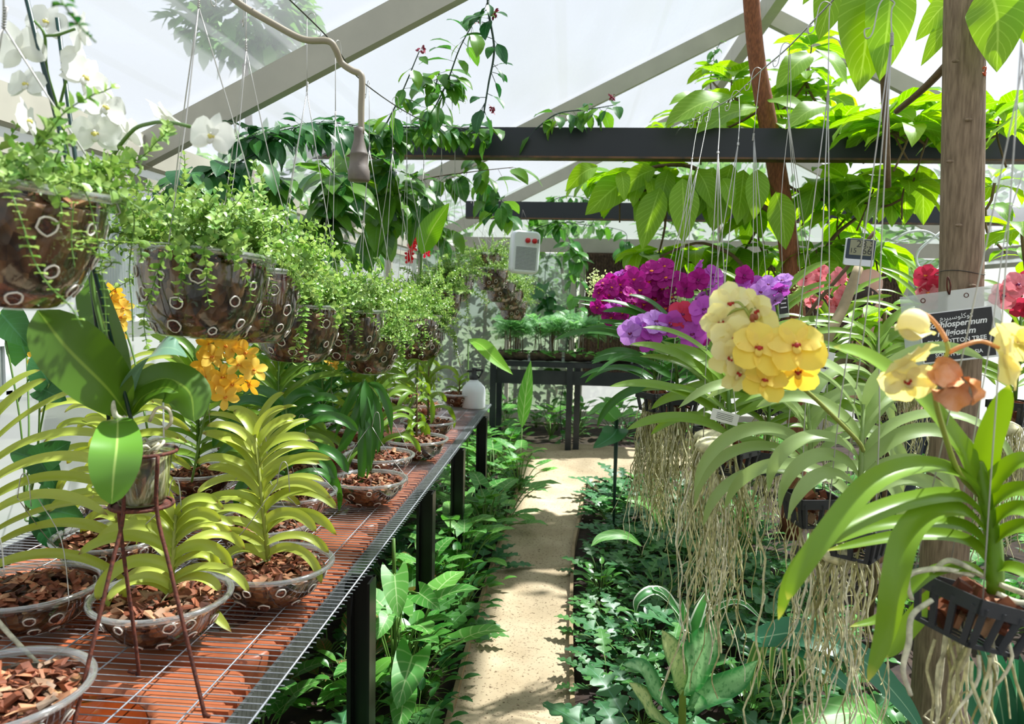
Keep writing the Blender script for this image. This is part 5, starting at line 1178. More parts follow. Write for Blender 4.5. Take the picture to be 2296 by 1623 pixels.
# extra root curtains with bare hanging plants
for lab, base, n_, L_, r_ in (('bare long pale roots falling in front of the spotted leaf plant', (1600, 1000, 2.0), 13, .95, .0028), ('thick tangle of roots hanging below the pale orchids', (1880, 1240, 1.75), 26, .55, .0026),
                          ('dense brown root curtain right of the lilac blooms', (1590, 980, 2.4), 44, .6, .002), ('root curtain behind the grey trunk', (2010, 830, 2.9), 60, .35, .002), ('roots dangling at the right edge below the rose blooms', (2250, 960, 2.4), 50, .45, .002)):
    bp_ = P(*base); t_ = thing('root_tangle', lab, 'aerial roots', bp_, 'root curtains on the right'); root_curtain(t_, bp_, .06, L_, n_, r_, 22, 'root', 4, .6); o_ = MB(); o_.ell(bp_, (.05, .05, .025), 10, 6); o_.build('root_crown', 'root', t_)
# thin bare wires crossing the right hand side
for k, (pts, lab) in enumerate((([(2296, 380, 1.3), (2255, 520, 1.3), (2215, 800, 1.3), (2130, 1270, 1.3)], 'wire slanting across the hanging name sign'), ([(1772, 120, 2.6), (1772, 240, 2.6), (1752, 440, 2.6), (1755, 640, 2.6)], 'wire in front of the brown trunk'))):
    cable('bare_wire', lab, 'wire', [P(*q) for q in pts], .0011, 'wire', 4, 4)
# ================================================================== trees on the right, sign, thermometer, person
tg = thing('silk_cotton_tree', 'tree with straight pale grey trunk standing at right in front of the steel beam', 'tree', (P(2100, 1600, 2.45).x, 2.45, 0))
b = MB(); tr_pts = [Vector((P(2093, 1623, 2.45).x - .02, 2.45, -.05)), P(2095, 1600, 2.45), P(2120, 1200, 2.43), P(2150, 800, 2.42), P(2158, 400, 2.41), P(2163, 0, 2.4), P(2170, -260, 2.4)]
b.tube(tr_pts, [.078, .074, .068, .062, .058, .055, .05], 24, smooth=6)
for px, py in ((2190, 50), (2142, 137), (2172, 268), (2130, 362), (2180, 640), (2150, 505), (2120, 1180), (2140, 1010)):
    q = P(px, py, 2.345); b.ell(q, (.012, .006, .005), 8, 5)
b.build('trunk', 'trunk_grey', tg)
b = MB(); b.tube([P(2160, 105, 2.42), P(2080, 190, 2.6), P(2010, 250, 2.8)], [.014, .010], 7, smooth=4); b.tube([P(1990, 420, 3.2), P(1985, 250, 3.1), P(1980, 130, 3.0)], .014, 7, smooth=3); b.build('branch', 'twig', tg)
b = MB()
for px, py in ((2197, 95), (2200, 118), (2196, 160)):
    for q in range(4): b.tube([P(px, py, 2.36), P(px, py, 2.36) + Vector((rnd.uniform(.004, .02), rnd.uniform(-.01, .01), rnd.uniform(-.012, .012))), P(px, py, 2.36) + Vector((rnd.uniform(.01, .02), 0, rnd.uniform(-.016, .0)))], .0022, 5, smooth=3)
b.build('gum_drip', plain('orange_gum', S(206, 82, 30), .3), tg)
b = MB(); c = P(2152, 612, 2.42); b.tube([c + Vector((.066 * math.cos(a), .066 * math.sin(a), .006 * math.sin(a * 2))) for a in np.linspace(0, 2 * PI, 25)[:-1]], .0012, 4, closed=True); b.build('tie_wire', 'wire_dark', tg)
tb = thing('brown_trunk_tree', 'tree with slanting reddish brown trunk behind the near steel beam', 'tree', (P(1790, 900, 5.2).x, 5.2, 0))
b = MB(); b.tube([Vector((P(1790, 900, 5.2).x, 5.2, -.05)), P(1790, 900, 5.2), P(1776, 620, 5.2), P(1745, 400, 5.2), P(1715, 240, 5.15), P(1695, 120, 5.1), P(1682, -30, 5.0), P(1672, -160, 5.0)], [.075, .07, .066, .062, .058, .052, .05, .05], 18, smooth=5); b.build('trunk', 'trunk_brown', tb)
b = MB()
for pts in ([(1480, 575, 5.3), (1560, 545, 5.4), (1620, 560, 5.4), (1660, 590, 5.3), (1700, 650, 5.2), (1775, 720, 5.2)], [(1480, 440, 5.2), (1440, 385, 5.2), (1530, 370, 5.2), (1600, 400, 5.25), (1740, 480, 5.2)],
            [(1960, 435, 5.3), (1930, 480, 5.3), (1880, 520, 5.3), (1850, 560, 5.3), (1790, 640, 5.2)], [(1800, 250, 5.2), (1760, 300, 5.2), (1740, 380, 5.2)]): b.tube([P(*q) for q in pts], [.008, .014, .02], 6, smooth=4)
b.build('branch', 'twig', tb)
# canopy whorls
cl = [leaf('lance', 1, .44, 1.0, 7, 5, .18, wave=.03, start=.35), leaf('lance', 1, .38, 1.5, 7, 5, .22, wave=.04, start=.4), leaf('ovate', 1, .46, .7, 7, 5, .16, wave=.04, start=.2)]
def whorls(root, spots, L, mat, n=8, name='foliage', tilt=(.0, -.2), hang=.2, anchor=None):
    b, bs_ = MB(), MB(); net = [Vector(q) for q in anchor] if anchor is not None else []
    for s_ in spots:
        px, py, d = s_[:3]; k = s_[3] if len(s_) > 3 else 1; c = P(px, py, d); a0 = rnd.uniform(0, 6)
        ax = Vector((rnd.uniform(-.3, .3), rnd.uniform(-.3, .3), 1)).normalized(); bs_.tube([c, c - ax * .1, c - ax * .25 + rv(.08)], .006, 5, smooth=3)
        if net:
            near = min(net, key=lambda v: (v - c).length); mid_ = (near + c) / 2 - Vector((0, 0, .06)) + rv(.03); bs_.tube([near, mid_, c - ax * .1], [.011, .007], 5, smooth=3); net.append(c - ax * .1)
        for q in range(n):
            a = a0 + q * 2.4; el = rnd.uniform(-.45, .3) - hang * rnd.random(); dr_ = Vector((math.cos(a), math.sin(a), el)); ll = L * k * rnd.uniform(.65, 1.1)
            b.addM(rnd.choice(cl), frame(c + dr_ * .02 + ax * rnd.uniform(-.03, .03), dr_, ax, ll))
    b.build(name, mat, root); bs_.build('branchwork', 'twig', root)
up_sp = [(1560, 268, 5.4), (1630, 235, 5.6), (1640, 180, 5.8), (1705, 285, 5.4), (1740, 225, 5.7), (1800, 285, 5.3), (1810, 150, 5.5, .7), (1880, 280, 5.2), (1850, 215, 5.6), (1950, 285, 5.0), (1990, 262, 4.6), (2040, 280, 4.4), (2090, 285, 4.6), (2110, 240, 4.8), (1500, 285, 5.8, .7), (1820, 100, 5.8, .7), (1600, 150, 6.2, .6), (2190, 290, 4.6, .9), (2240, 265, 4.6, .8)]
whorls(tb, up_sp, .38, 'l_canopy', 11, hang=.15, anchor=[P(1745, 400, 5.2), P(1715, 240, 5.15), P(1695, 120, 5.1)])
lo_sp = [(1440, 395, 5.3), (1390, 395, 5.5), (1500, 400, 5.3), (1570, 395, 5.4), (1620, 420, 5.4, 1.1), (1690, 400, 5.5, 1.1), (1700, 470, 5.6), (1830, 410, 5.3), (1900, 400, 5.2), (1960, 420, 5.0), (2030, 410, 4.8), (1880, 480, 5.4), (1480, 560, 5.6), (1440, 570, 5.5, .8), (1560, 560, 5.7), (1650, 555, 5.6), (1720, 560, 5.6), (1830, 560, 5.2), (1900, 555, 5.2), (1960, 545, 5.2), (1620, 600, 5.6, .8), (1340, 400, 5.8, .8), (1760, 610, 5.9, .8), (1850, 610, 5.9, .8)]
whorls(tb, lo_sp, .36, 'l_canopy', 12, hang=.9, anchor=[P(1745, 400, 5.2), P(1760, 500, 5.2), P(1776, 620, 5.2)])
# big individual leaves hanging in front at the top right
def hang_leaf(root, a, b_, w, d, mat='l_canopy', dd=.05, name='leaf', nrm=None):
    p0, p1 = P(a[0], a[1], d), P(b_[0], b_[1], d - dd); L = (p1 - p0).length; m_ = (p0 + p1) / 2 + Vector((0, -.02, .03))
    V, Fc, UV = ribbon([p0, m_, p1], w * L, nrm or ((CAMV - m_).normalized() + Vector((rnd.uniform(-.4, .4), 0, rnd.uniform(-.2, .5)))), 'lance', 6, 7, .2, .03); b = MB(); b.add(V, Fc, UV); b.build(name, mat, root)
for a, b_, w, d in (((1955, -50), (1925, 205), .52, 2.6), ((2000, -60), (1972, 182), .42, 2.55), ((1890, -60), (1835, 90), .5, 2.7), ((2005, -40), (2022, 66), .4, 2.7), ((1880, -70), (1800, 10), .4, 2.8), ((2150, 0), (2052, 92), .42, 2.7), ((2150, 40), (2065, 148), .3, 2.7),
                  ((2215, -30), (2235, 162), .58, 2.3), ((2270, -40), (2330, 130), .5, 2.3), ((2296, -60), (2250, 60), .4, 2.5), ((2040, -80), (2100, 20), .4, 2.8)): hang_leaf(tg, a, b_, w, d)
whorls(tg, [(2290, 500, 3.0, .9), (2230, 410, 3.2, .8), (2210, 470, 3.6, .7), (2296, 560, 3.2, .6), (2330, 230, 3.4, .9)], .26, 'l_canopy', 7, hang=.5)
for q, (a, b_) in enumerate((((1440, 385), (1312, 482)), ((1470, 378), (1385, 440)), ((1480, 420), (1440, 560)), ((1530, 400), (1532, 545)), ((1600, 375), (1560, 490)), ((1640, 368), (1598, 520)), ((1668, 380), (1652, 505)), ((1700, 380), (1690, 492)),
        ((1850, 372), (1880, 475)), ((1960, 372), (2052, 480)), ((2060, 368), (2070, 505)), ((1392, 385), (1400, 452)), ((1340, 372), (1268, 430)), ((1500, 380), (1478, 470)), ((1560, 378), (1600, 470)), ((1740, 430), (1762, 560)), ((1830, 400), (1800, 500)), ((1900, 390), (1930, 500)), ((1990, 400), (2000, 510)), ((1620, 400), (1640, 470)))):
    hang_leaf(tb, a, b_, .46, 5.25 - .12 * (q % 4))
for q, (a, b_) in enumerate((((1640, 215), (1490, 282)), ((1700, 240), (1560, 300)), ((1720, 225), (1820, 265)), ((1860, 235), (1760, 290)), ((1900, 260), (2010, 300)), ((2060, 270), (1960, 240)), ((2080, 290), (2010, 325)), ((2100, 285), (2200, 300)), ((1580, 225), (1500, 235)), ((1990, 280), (1880, 300)), ((1820, 120), (1740, 200)), ((1830, 110), (1900, 190)), ((2250, 300), (2290, 262)), ((2230, 250), (2270, 295)))):
    hang_leaf(tb, a, b_, .44, 4.75 + .15 * (q % 3), dd=.12, nrm=Vector((rnd.uniform(-.3, .3), -.7, .8)))
# lower bright shrub in front of the person
def shrub(name, label, cat, base, tops, L, mat, n=6, d0=0):
    t_ = thing(name, label, cat, base); whorls(t_, tops, L, mat, n, hang=.2)
    b = MB()
    for s_ in tops: c = P(*s_[:3]); b.tube([Vector(base), (Vector(base) * .5 + c * .5) + rv(.05), c], [.014, .007], 6, smooth=4)
    b.build('stem', 'twig', t_); return t_
bx = P(1980, 900, 3.6)
shrub('broadleaf_shrub', 'bright green shrub in front of the leaning man', 'shrub', (bx.x, 3.6, 0), [(1985, 700, 3.5), (1940, 745, 3.5, .9), (2020, 730, 3.6, .8), (1930, 690, 3.6, .7)], .21, 'l_canopy', 7)

# ---------------- name sign
def text_mesh(root, body, size, loc, rot, mat, name='lettering', shear=0.0, align='CENTER', bold=0.0):
    cu = bpy.data.curves.new('txt', 'FONT'); cu.body = body; cu.size = size; cu.align_x = align; cu.align_y = 'CENTER'; cu.extrude = .0004; cu.shear = shear; cu.offset = bold; cu.resolution_u = 3
    o = bpy.data.objects.new('txt', cu); col.objects.link(o); dg = bpy.context.evaluated_depsgraph_get(); dg.update(); me = bpy.data.meshes.new_from_object(o.evaluated_get(dg))
    bpy.data.objects.remove(o); q = bpy.data.objects.new(name, me); col.objects.link(q); me.materials.clear(); me.materials.append(mat if not isinstance(mat, str) else M[mat]); q.parent = root; q.location = loc; q.rotation_euler = rot; return q
M['signwhite'] = plain('sign_white', S(232, 232, 230), .6); M['signblack'] = plain('sign_black', S(40, 38, 40), .35, noise=.25, scale=30)
sgc = P(2135, 735, 2.28); sg = thing('name_sign', 'black plant name card in a clear sleeve wired to the grey trunk', 'sign', sgc, None)
sg.rotation_euler = (R(90), R(-10) * 1, R(-4)); SW, SH = .262, .205
# local x right, y up, z toward the camera
sg.rotation_euler = (Matrix.Rotation(R(-6), 4, 'Z') @ Matrix.Rotation(R(90), 4, 'X') @ Matrix.Rotation(R(9), 4, 'Z')).to_euler()
b = MB(); b.box((0, .005, 0), (SW, SH, .0015)); b.build('clear_sleeve', clearmat('sleeve', (.9, .92, .9), .6, .15, .1, haze=.3), sg, world=False, smooth=False)
b = MB(); b.box((.012, -.022, .0015), (SW - .065, SH - .06, .001)); b.build('border', 'signwhite', sg, world=False, smooth=False)
b = MB(); b.box((.012, -.022, .0022), (SW - .072, SH - .066, .001)); b.build('card', 'signblack', sg, world=False, smooth=False)
for bd, sz, x, y, sh, bo in (('\ufee1\ufeae\ufef4\ufe92\ufeb3\ufeee\ufee0\ufedb\ufeee\ufedb', .02, .012, .031, 0, 0), ('Cochlospermum', .0245, .008, .012, .25, .0006), ('religiosum', .0245, .008, -.013, .25, .0006), ('SILK-COTTON TREE', .0175, .008, -.037, 0, .0004), ('Bixaceae', .0165, .008, -.056, .0, .0002), ('SOUTH EAST ASIA', .0155, .010, -.075, 0, .0003)):
    text_mesh(sg, bd, sz, (x, y, .0032), (0, 0, 0), 'signwhite', 'lettering', sh, bold=bo)
b = MB(); b.tube([(0, SH / 2 - .006, .004), (.004, SH / 2 + .02, .008), (.002, SH / 2 + .045, -.0), (-.004, SH / 2 + .02, .004), (0, SH / 2 - .006, -.002)], .0025, 6, smooth=4); b.build('wire_loop', 'rust', sg, world=False)
b = MB()
for x in (-.07, .045): b.tube([(x + .006 * math.cos(a), SH / 2 - .014 + .006 * math.sin(a), .0015) for a in np.linspace(0, 2 * PI, 13)[:-1]], .0012, 4, closed=True)
b.build('eyelet', 'rust', sg, world=False)
# small dark tag by the brown trunk
tgp = P(1755, 665, 2.6); t2 = thing('plant_tag', 'small dark plant tag in clear plastic in front of the brown trunk', 'tag', tgp); t2.rotation_euler = (R(90), R(-8), R(20))
b = MB(); b.box((0, 0, 0), (.04, .14, .001)); b.build('clear_sleeve', clearmat('sleeve2', (.9, .92, .9), .5, .15, .1, haze=.3), t2, world=False, smooth=False)
b = MB(); b.box((0, -.012, .001), (.034, .09, .001)); b.build('card', 'signblack', t2, world=False, smooth=False)
b = MB()
for q in range(5): b.box((0, .02 - q * .014, .0018), (.024 - .004 * (q % 2), .004, .0006))
b.build('lettering', 'signwhite', t2, world=False, smooth=False)
for lab, c, w, h in (('white printed tag among the roots left of the pale leaves', (1625, 935, 2.0), .07, .03), ('clear sleeved white tag hanging below the yellow blooms', (1835, 830, 2.1), .06, .11)):
    t3 = thing('plant_tag', lab, 'tag', P(*c)); t3.rotation_euler = (R(90), R(12), R(-15)); b = MB(); b.box((0, 0, 0), (w, h, .001)); b.build('card', 'signwhite', t3, world=False, smooth=False)
    b = MB()
    for q in range(4): b.box((0, h * .25 - q * h * .16, .0012), (w * .6, h * .035, .0004))
    b.build('lettering', 'signblack', t3, world=False, smooth=False)
# ---------------- thermometer
tc_ = P(1927, 566, 2.55); th = thing('thermometer', 'white and navy digital thermometer with large digits hung from a branch', 'thermometer', tc_); th.rotation_euler = (Matrix.Rotation(R(-6), 4, 'Z') @ Matrix.Rotation(R(90), 4, 'X') @ Matrix.Rotation(R(-4), 4, 'Z')).to_euler()
TW, TH = .09, .086
def rbox(b, w, h, dth, r_=.006, z=0, cx=0, cy=0):
    pr = rrect(w, h, r_, 5); n = len(pr); V = [(x + cx, y + cy, z - dth / 2) for x, y in pr] + [(x + cx, y + cy, z + dth / 2) for x, y in pr]
    j = np.arange(n); b.add(V, np.stack([j, (j + 1) % n, n + (j + 1) % n, n + j], -1)); b.add(V[:n], [list(range(n))[::-1]]); b.add(V[n:], [list(range(n))])
b = MB(); rbox(b, TW, TH, .014); b.build('case', 'white_plastic', th, world=False, smooth=False)
b = MB(); rbox(b, TW - .004, TH * .74, .001, .004, .0075, 0, TH * .115); 
b.build('navy_panel', plain('navy', S(28, 48, 62), .4), th, world=False, smooth=False)
b = MB(); rbox(b, TW * .74, TH * .56, .001, .002, .0085, 0, TH * .17); b.build('display', plain('lcd', S(142, 142, 112), .3), th, world=False, smooth=False)
M['lcdink'] = plain('lcd_ink', S(50, 52, 46), .5)
text_mesh(th, '28.3', .031, (.012, TH * .3, .0093), (0, 0, 0), 'lcdink', 'digits'); text_mesh(th, '66', .031, (.02, TH * .05, .0093), (0, 0, 0), 'lcdink', 'digits'); text_mesh(th, '15', .022, (-.022, TH * .045, .0093), (0, 0, 0), 'lcdink', 'digits')
b = MB(); b.tube([(0, TH / 2, 0), (.002, TH / 2 + .06, 0), (0, .13, 0)], .0008, 4); b.build('hanging_wire', 'wire_dark', th, world=False)
cable('fallen_branch', 'pale stick slanting behind the thermometer', 'branch', [P(1925, 600, 2.9), P(1890, 690, 2.85), P(1850, 770, 2.8), P(1830, 850, 2.8), P(1800, 960, 2.8)], [.017, .02, .024], plain('pale_stick', S(168, 150, 116), .7, noise=.2, scale=30), 10)
cable('fallen_branch', 'thinner stick crossing to the left of the thick pale one', 'branch', [P(1960, 520, 2.75), P(1890, 610, 2.75), P(1830, 680, 2.75), P(1790, 740, 2.75)], .007, 'twig', 7)
cable('looped_hose', 'white hose loop hanging left of the grey trunk', 'hose', [P(2000, 540, 5.0), P(2040, 520, 5.0), P(2085, 522, 5.0), P(2125, 560, 5.0), P(2110, 600, 5.0), P(2075, 606, 5.0), P(2056, 590, 5.0), P(2062, 560, 5.0), P(2110, 520, 5.0)], .008, 'white_plastic', 7)

# ---------------- man leaning behind the plants
M['skin'] = plain('skin', S(206, 158, 138), .5, noise=.08, scale=8); M['khaki'] = plain('khaki', S(136, 122, 92), .85, noise=.2, scale=20, bump=.1); M['trouser'] = plain('dark_cloth', S(44, 48, 58), .85); M['hair'] = plain('short_hair', S(60, 48, 44), .9, bump=.4, scale=300)
py_ = 4.3; hx = P(1935, 645, py_); fx = P(1985, 900, py_).x
man = thing('person', 'bald man in a khaki shirt leaning forward behind the orchids', 'person', (fx + .12, py_ + .1, 0))
def skinned(name, pts, edges, rad, mat, root, levels=2):
    me = bpy.data.meshes.new(name); me.from_pydata([tuple(Vector(p) - Vector(root.location)) for p in pts], edges, []); me.update(); o = bpy.data.objects.new(name, me); col.objects.link(o); o.parent = root
    m_ = o.modifiers.new('skin', 'SKIN'); m_.use_smooth_shade = True
    sv = me.skin_vertices[0].data
    for k, r_ in enumerate(rad): sv[k].radius = r_ if isinstance(r_, tuple) else (r_, r_)
    sv[0].use_root = True; s_ = o.modifiers.new('sub', 'SUBSURF'); s_.levels = levels; s_.render_levels = levels
    dg = bpy.context.evaluated_depsgraph_get(); dg.update(); m2 = bpy.data.meshes.new_from_object(o.evaluated_get(dg)); bpy.data.objects.remove(o)
    for p in m2.polygons: p.use_smooth = True
    m2.materials.clear(); m2.materials.append(M[mat]); q = bpy.data.objects.new(name, m2); col.objects.link(q); q.parent = root; return q
B0 = Vector((fx + .14, py_ + .12, .92)); CH = Vector((fx + .02, py_ + .04, 1.22)); SHd = Vector((hx.x + .08, py_ + .02, 1.40)); NK = Vector((hx.x + .05, py_, 1.46)); HD = Vector((hx.x + .005, py_ - .01, hx.z - .03)); HT = Vector((hx.x - .0, py_ - .01, hx.z + .05))
arm = lambda s: [SHd + Vector((.0, .19 * s, -.03)), SHd + Vector((-.1, .24 * s, -.3)), SHd + Vector((-.32, .18 * s, -.38)), SHd + Vector((-.4, .16 * s, -.38))]
leg = lambda s: [B0 + Vector((0, .1 * s, -.06)), B0 + Vector((-.03, .11 * s, -.46)), B0 + Vector((.0, .12 * s, -.86)), B0 + Vector((-.13, .12 * s, -.89))]
pts = [B0, CH, SHd, NK, HD, HT] + arm(1) + arm(-1) + leg(1) + leg(-1)
ed = [(0, 1), (1, 2), (2, 3), (3, 4), (4, 5), (2, 6), (6, 7), (7, 8), (8, 9), (2, 10), (10, 11), (11, 12), (12, 13), (0, 14), (14, 15), (15, 16), (16, 17), (0, 18), (18, 19), (19, 20), (20, 21)]
rad = [(.14, .12), (.15, .12), (.12, .1), .055, (.085, .08), (.07, .065), .055, .042, .03, .035, .055, .042, .03, .035, .085, .06, .045, .04, .085, .06, .045, .04]
skinned('body', pts, ed, rad, 'skin', man)
b = MB(); b.ell(HD + Vector((0, 0, .025)), (.082, .098, .112), 20, 14, rot=Euler((0, R(25), 0)).to_matrix()); b.ell(HD + Vector((.075, -.02, -.02)), (.018, .02, .026), 8, 6); b.ell(HD + Vector((-.0, -.092, -.01)), (.014, .02, .03), 8, 6); b.build('head', 'skin', man)
b = MB(); b.ell(HD + Vector((-.022, -.012, -.018)), (.086, .104, .088), 20, 14, rot=Euler((0, R(25), 0)).to_matrix()); b.build('hair', 'hair', man)
pts = [B0 + Vector((0, 0, -.05)), CH, SHd] + arm(1)[:2] + arm(-1)[:2]
skinned('shirt', pts, [(0, 1), (1, 2), (2, 3), (3, 4), (2, 5), (5, 6)], [(.165, .145), (.175, .145), (.135, .11), .075, .062, .075, .062], 'khaki', man)
pts = [B0 + Vector((0, 0, -.02))] + leg(1)[:3] + leg(-1)[:3]
skinned('trousers', pts, [(0, 1), (1, 2), (2, 3), (0, 4), (4, 5), (5, 6)], [(.155, .13), .1, .075, .06, .1, .075, .06], 'trouser', man)

# ================================================================== vines on the near beam and under the left eave
vl = [leaf('ovate', 1, .5, .8, 6, 5, .18, wave=.02, start=.25), leaf('lance', 1, .42, .6, 6, 5, .2, wave=.03, start=.2), leaf('ovate', 1, .58, 1.1, 6, 5, .15, wave=.03, start=.3)]
hl = [leaf('heart', 1, .8, .8, 7, 7, .15, sweep=.16, start=.2)]
def vine(label, stem, n, L, mat='l_vine', tp=None, spread=.06, r=.005, name='climbing_vine', group=None, flower_at=None, smat='darkvine', down=.4):
    c = spline([P(*q) for q in stem], 8); t_ = thing(name, label, 'vine', c[0], group); b, bs_ = MB(), MB(); bs_.tube(c, [r, r * .5], 6)
    for q in range(n):
        p = Vector(c[min(len(c) - 1, int(rnd.random() * len(c)))]); dr_ = Vector((rnd.uniform(-1, 1), rnd.uniform(-1, .6), rnd.uniform(-.9, .5) - down * .4)).normalized(); e_ = p + dr_ * spread * rnd.uniform(.3, 1)
        bs_.tube([p, e_], r * .25, 3, caps=False); b.addM(rnd.choice(tp or vl), frame(e_, dr_ + Vector((0, 0, -down)), Vector((0, -.3, 1)) + rv(.3), L * rnd.uniform(.6, 1.15)))
    b.build('foliage', mat, t_); bs_.build('stem', smat, t_)
    if flower_at:
        for fp in flower_at:
            f_ = MB(); c_ = P(*fp)
            for q in range(14): f_.addM(sl[2], frame(c_ + rv(.01), rv(1), rv(1), .022))
            f_.build('flower', 'f_lip_dark2', t_)
    return t_
M['f_lip_dark2'] = plain('dark_red_bloom', S(140, 30, 60), .5)
GV = 'leafy vines over the near steel beam'
for k, (st, n, L, mat, lab, kw) in enumerate([
    ([(560, 310, 3.3), (640, 290, 3.5), (740, 275, 3.8), (840, 288, 4.3)], 130, .13, 'l_vine_d', 'dark leafy vine heaped on the left end of the steel beam', {}),
    ([(800, 300, 4.2), (900, 285, 4.4), (1000, 285, 4.6), (1110, 290, 4.75)], 100, .15, 'l_vine', 'vine with mixed green leaves along the middle of the beam', {}),
    ([(720, 360, 4.0), (760, 410, 4.0), (720, 470, 4.0), (690, 520, 4.0)], 64, .24, 'l_vine', 'large leaved vine hanging below the beam left of the socket', {}),
    ([(800, 330, 4.4), (880, 380, 4.4), (870, 450, 4.4), (840, 500, 4.4)], 54, .25, 'l_vine', 'large leaved vine hanging right of the socket', {}),
    ([(880, 430, 5.0), (960, 400, 5.0), (1060, 385, 5.0), (1150, 375, 5.0)], 34, .17, 'l_vine', 'brown stemmed vine running just under the beam', {'smat': 'twig'}),
    ([(930, 400, 4.7), (950, 440, 4.7), (935, 480, 4.7)], 14, .22, 'l_vine', 'pair of long leaves drooping from the beam middle', {}),
    ([(1060, 330, 5.0), (1090, 390, 5.2), (1120, 440, 5.3), (1130, 480, 5.4)], 28, .2, 'l_vine', 'drooping leaves above the far stack of bowls', {}),
    ([(860, 290, 4.3), (900, 210, 3.8), (940, 115, 3.6)], 14, .13, 'l_vine', 'slender shoot tipped with a blue green rosette', {'spread': .05, 'flower_at': [(945, 112, 3.6)]}),
    ([(960, 270, 4.4), (1000, 190, 3.9), (1030, 110, 3.7), (1062, 50, 3.6)], 34, .13, 'l_vine', 'tall shoot with a dark red bud at its tip', {'spread': .06, 'flower_at': [(1070, 45, 3.6)]}),
    ([(1095, -60, 3.35), (1095, 20, 3.4), (1108, 110, 3.4), (1095, 190, 3.4), (1083, 265, 3.4)], 22, .105, 'l_vine_d', 'dark wavy stem hanging from above across the sky', {'spread': .05, 'r': .007, 'flower_at': [(1108, 30, 3.4), (1105, 243, 3.4)]}),
    ([(960, 270, 4.4), (975, 200, 4.0), (985, 160, 3.9)], 34, .15, 'l_vine', 'short bushy shoot between the two tall ones', {'spread': .06}),
    ([(1200, 290, 4.8), (1250, 255, 4.8), (1320, 245, 4.8), (1380, 235, 4.8)], 26, .15, 'l_vine', 'arching sprig standing on the beam with a red bud at its end', {'spread': .06, 'flower_at': [(1372, 218, 4.8)]}),
    ([(580, 340, 3.3), (500, 380, 3.2), (430, 390, 3.1), (350, 420, 3.0)], 44, .17, 'l_vine_d', 'large dark blue green leaves under the eave by the white bloom', {'down': .7}),
    ([(620, 400, 3.6), (590, 450, 3.5), (640, 520, 3.6), (700, 560, 3.8)], 56, .2, 'l_vine', 'leaves behind the second and third bowl wires', {'down': .7}),
    ([(980, 520, 5.2), (960, 470, 5.2), (900, 450, 5.2), (820, 440, 5.2)], 50, .22, 'l_vine', 'vine leaves in front of the far left wall', {'down': .7}),
    ([(860, 560, 5.4), (760, 540, 5.2), (660, 520, 5.0), (600, 470, 5.0)], 56, .22, 'l_vine', 'shaded leaves low along the left wall', {'down': .7}),
]): vine(lab, st, n, L, mat, group=GV, **kw)
# vine on the end wall post and beam
for st, n, L, lab in (([(1290, 740, 8.9), (1292, 620, 8.9), (1285, 560, 8.9), (1260, 505, 8.9)], 30, .2, 'climbing vine on the narrow post at the end wall'), ([(1180, 520, 8.7), (1250, 500, 8.7), (1320, 505, 8.7), (1400, 520, 8.7), (1400, 560, 9.4)], 34, .17, 'vine draped along the top of the end wall'),
                     ([(1215, 460, 8.8), (1270, 440, 8.8), (1350, 450, 8.8)], 30, .16, 'vine leaves over the far steel beam'), ([(1230, 720, 8.8), (1222, 620, 8.8), (1235, 560, 8.8)], 12, .22, 'dark leaves hanging against the end window'),
                     ([(1262, 990, 7.9), (1256, 920, 7.9), (1262, 850, 7.9), (1240, 820, 7.9)], 22, .15, 'vine climbing under the end bench')):
    vine(lab, st, n, L, 'l_vine_d' if 'dark' in lab else 'l_ivy', hl + vl[:1], .07, .006, group='vines at the end wall')
vine('tiny leafed sprig hanging from the ridge', [(1615, 95, 6.2), (1600, 130, 6.2), (1612, 165, 6.2)], 16, .07, 'l_ivy', hl, .04, .003)
# arrowhead leaves by the left wall
for lab, lv_ in (('arrow leaved climber against the white wall by the glass panes', [((0, 700), (60, 770), 2.3, .16), ((110, 860), (85, 815), 2.2, .12), ((90, 870), (165, 905), 2.2, .1), ((60, 800), (20, 700), 2.4, .14)]),
                 ('dark lobed climber low on the white wall', [((80, 1030), (25, 1010), 2.1, .1), ((90, 1030), (150, 995), 2.1, .12), ((90, 1035), (118, 1080), 2.1, .11), ((80, 1110), (120, 1150), 2.1, .1), ((110, 1140), (185, 1160), 2.1, .12), ((100, 1160), (120, 1215), 2.1, .12)])):
    t_ = thing('arrowhead_climber', lab, 'climbing plant', P(60, 1150, 2.2), None); b, bs_ = MB(), MB()
    for a, e_, d, L in lv_:
        p0, p1 = P(a[0], a[1], d), P(e_[0], e_[1], d); b.addM(hl[0], frame(p0, p1 - p0, CAMV - p0, L * .9)); bs_.tube([Vector(t_.location), (Vector(t_.location) + p0) / 2 + rv(.03), p0], .003, 5, smooth=4)
    b.build('foliage', 'l_vine_d', t_); bs_.build('stem', 'stem', t_)
# broad upright leaves: banana-like ones
def bananas(label, items, base, mat='l_ban'):
    t_ = thing('broad_leaf_plant', label, 'plant', base); bs_ = MB()
    for pts, w in items:
        leaf_px(t_, pts, w, None, 'lance', mat, .25, wave=.01); bs_.tube([Vector(base), P(*pts[0])], .007, 6)
    bs_.build('stalk', 'stem', t_)
bananas('plant with a broad lime leaf drooping beside the spray bottle', [([(1050, 760, 6.0), (1080, 775, 5.9), (1110, 805, 5.8), (1150, 840, 5.7)], .13)], (P(1050, 900, 6.1).x, 6.1, 0))
bananas('plant with one upright oval leaf under the end bench', [([(1170, 960, 6.8), (1178, 890, 6.8), (1190, 808, 6.8)], .13)], (P(1168, 1010, 6.8).x, 6.8, 0), 'l_arrow')
bananas('plant with a tall upright leaf between bowl wires and the steel beam', [([(945, 570, 4.4), (968, 515, 4.4), (1008, 455, 4.4)], .15)], (P(930, 800, 5.8).x, 5.8, 0))
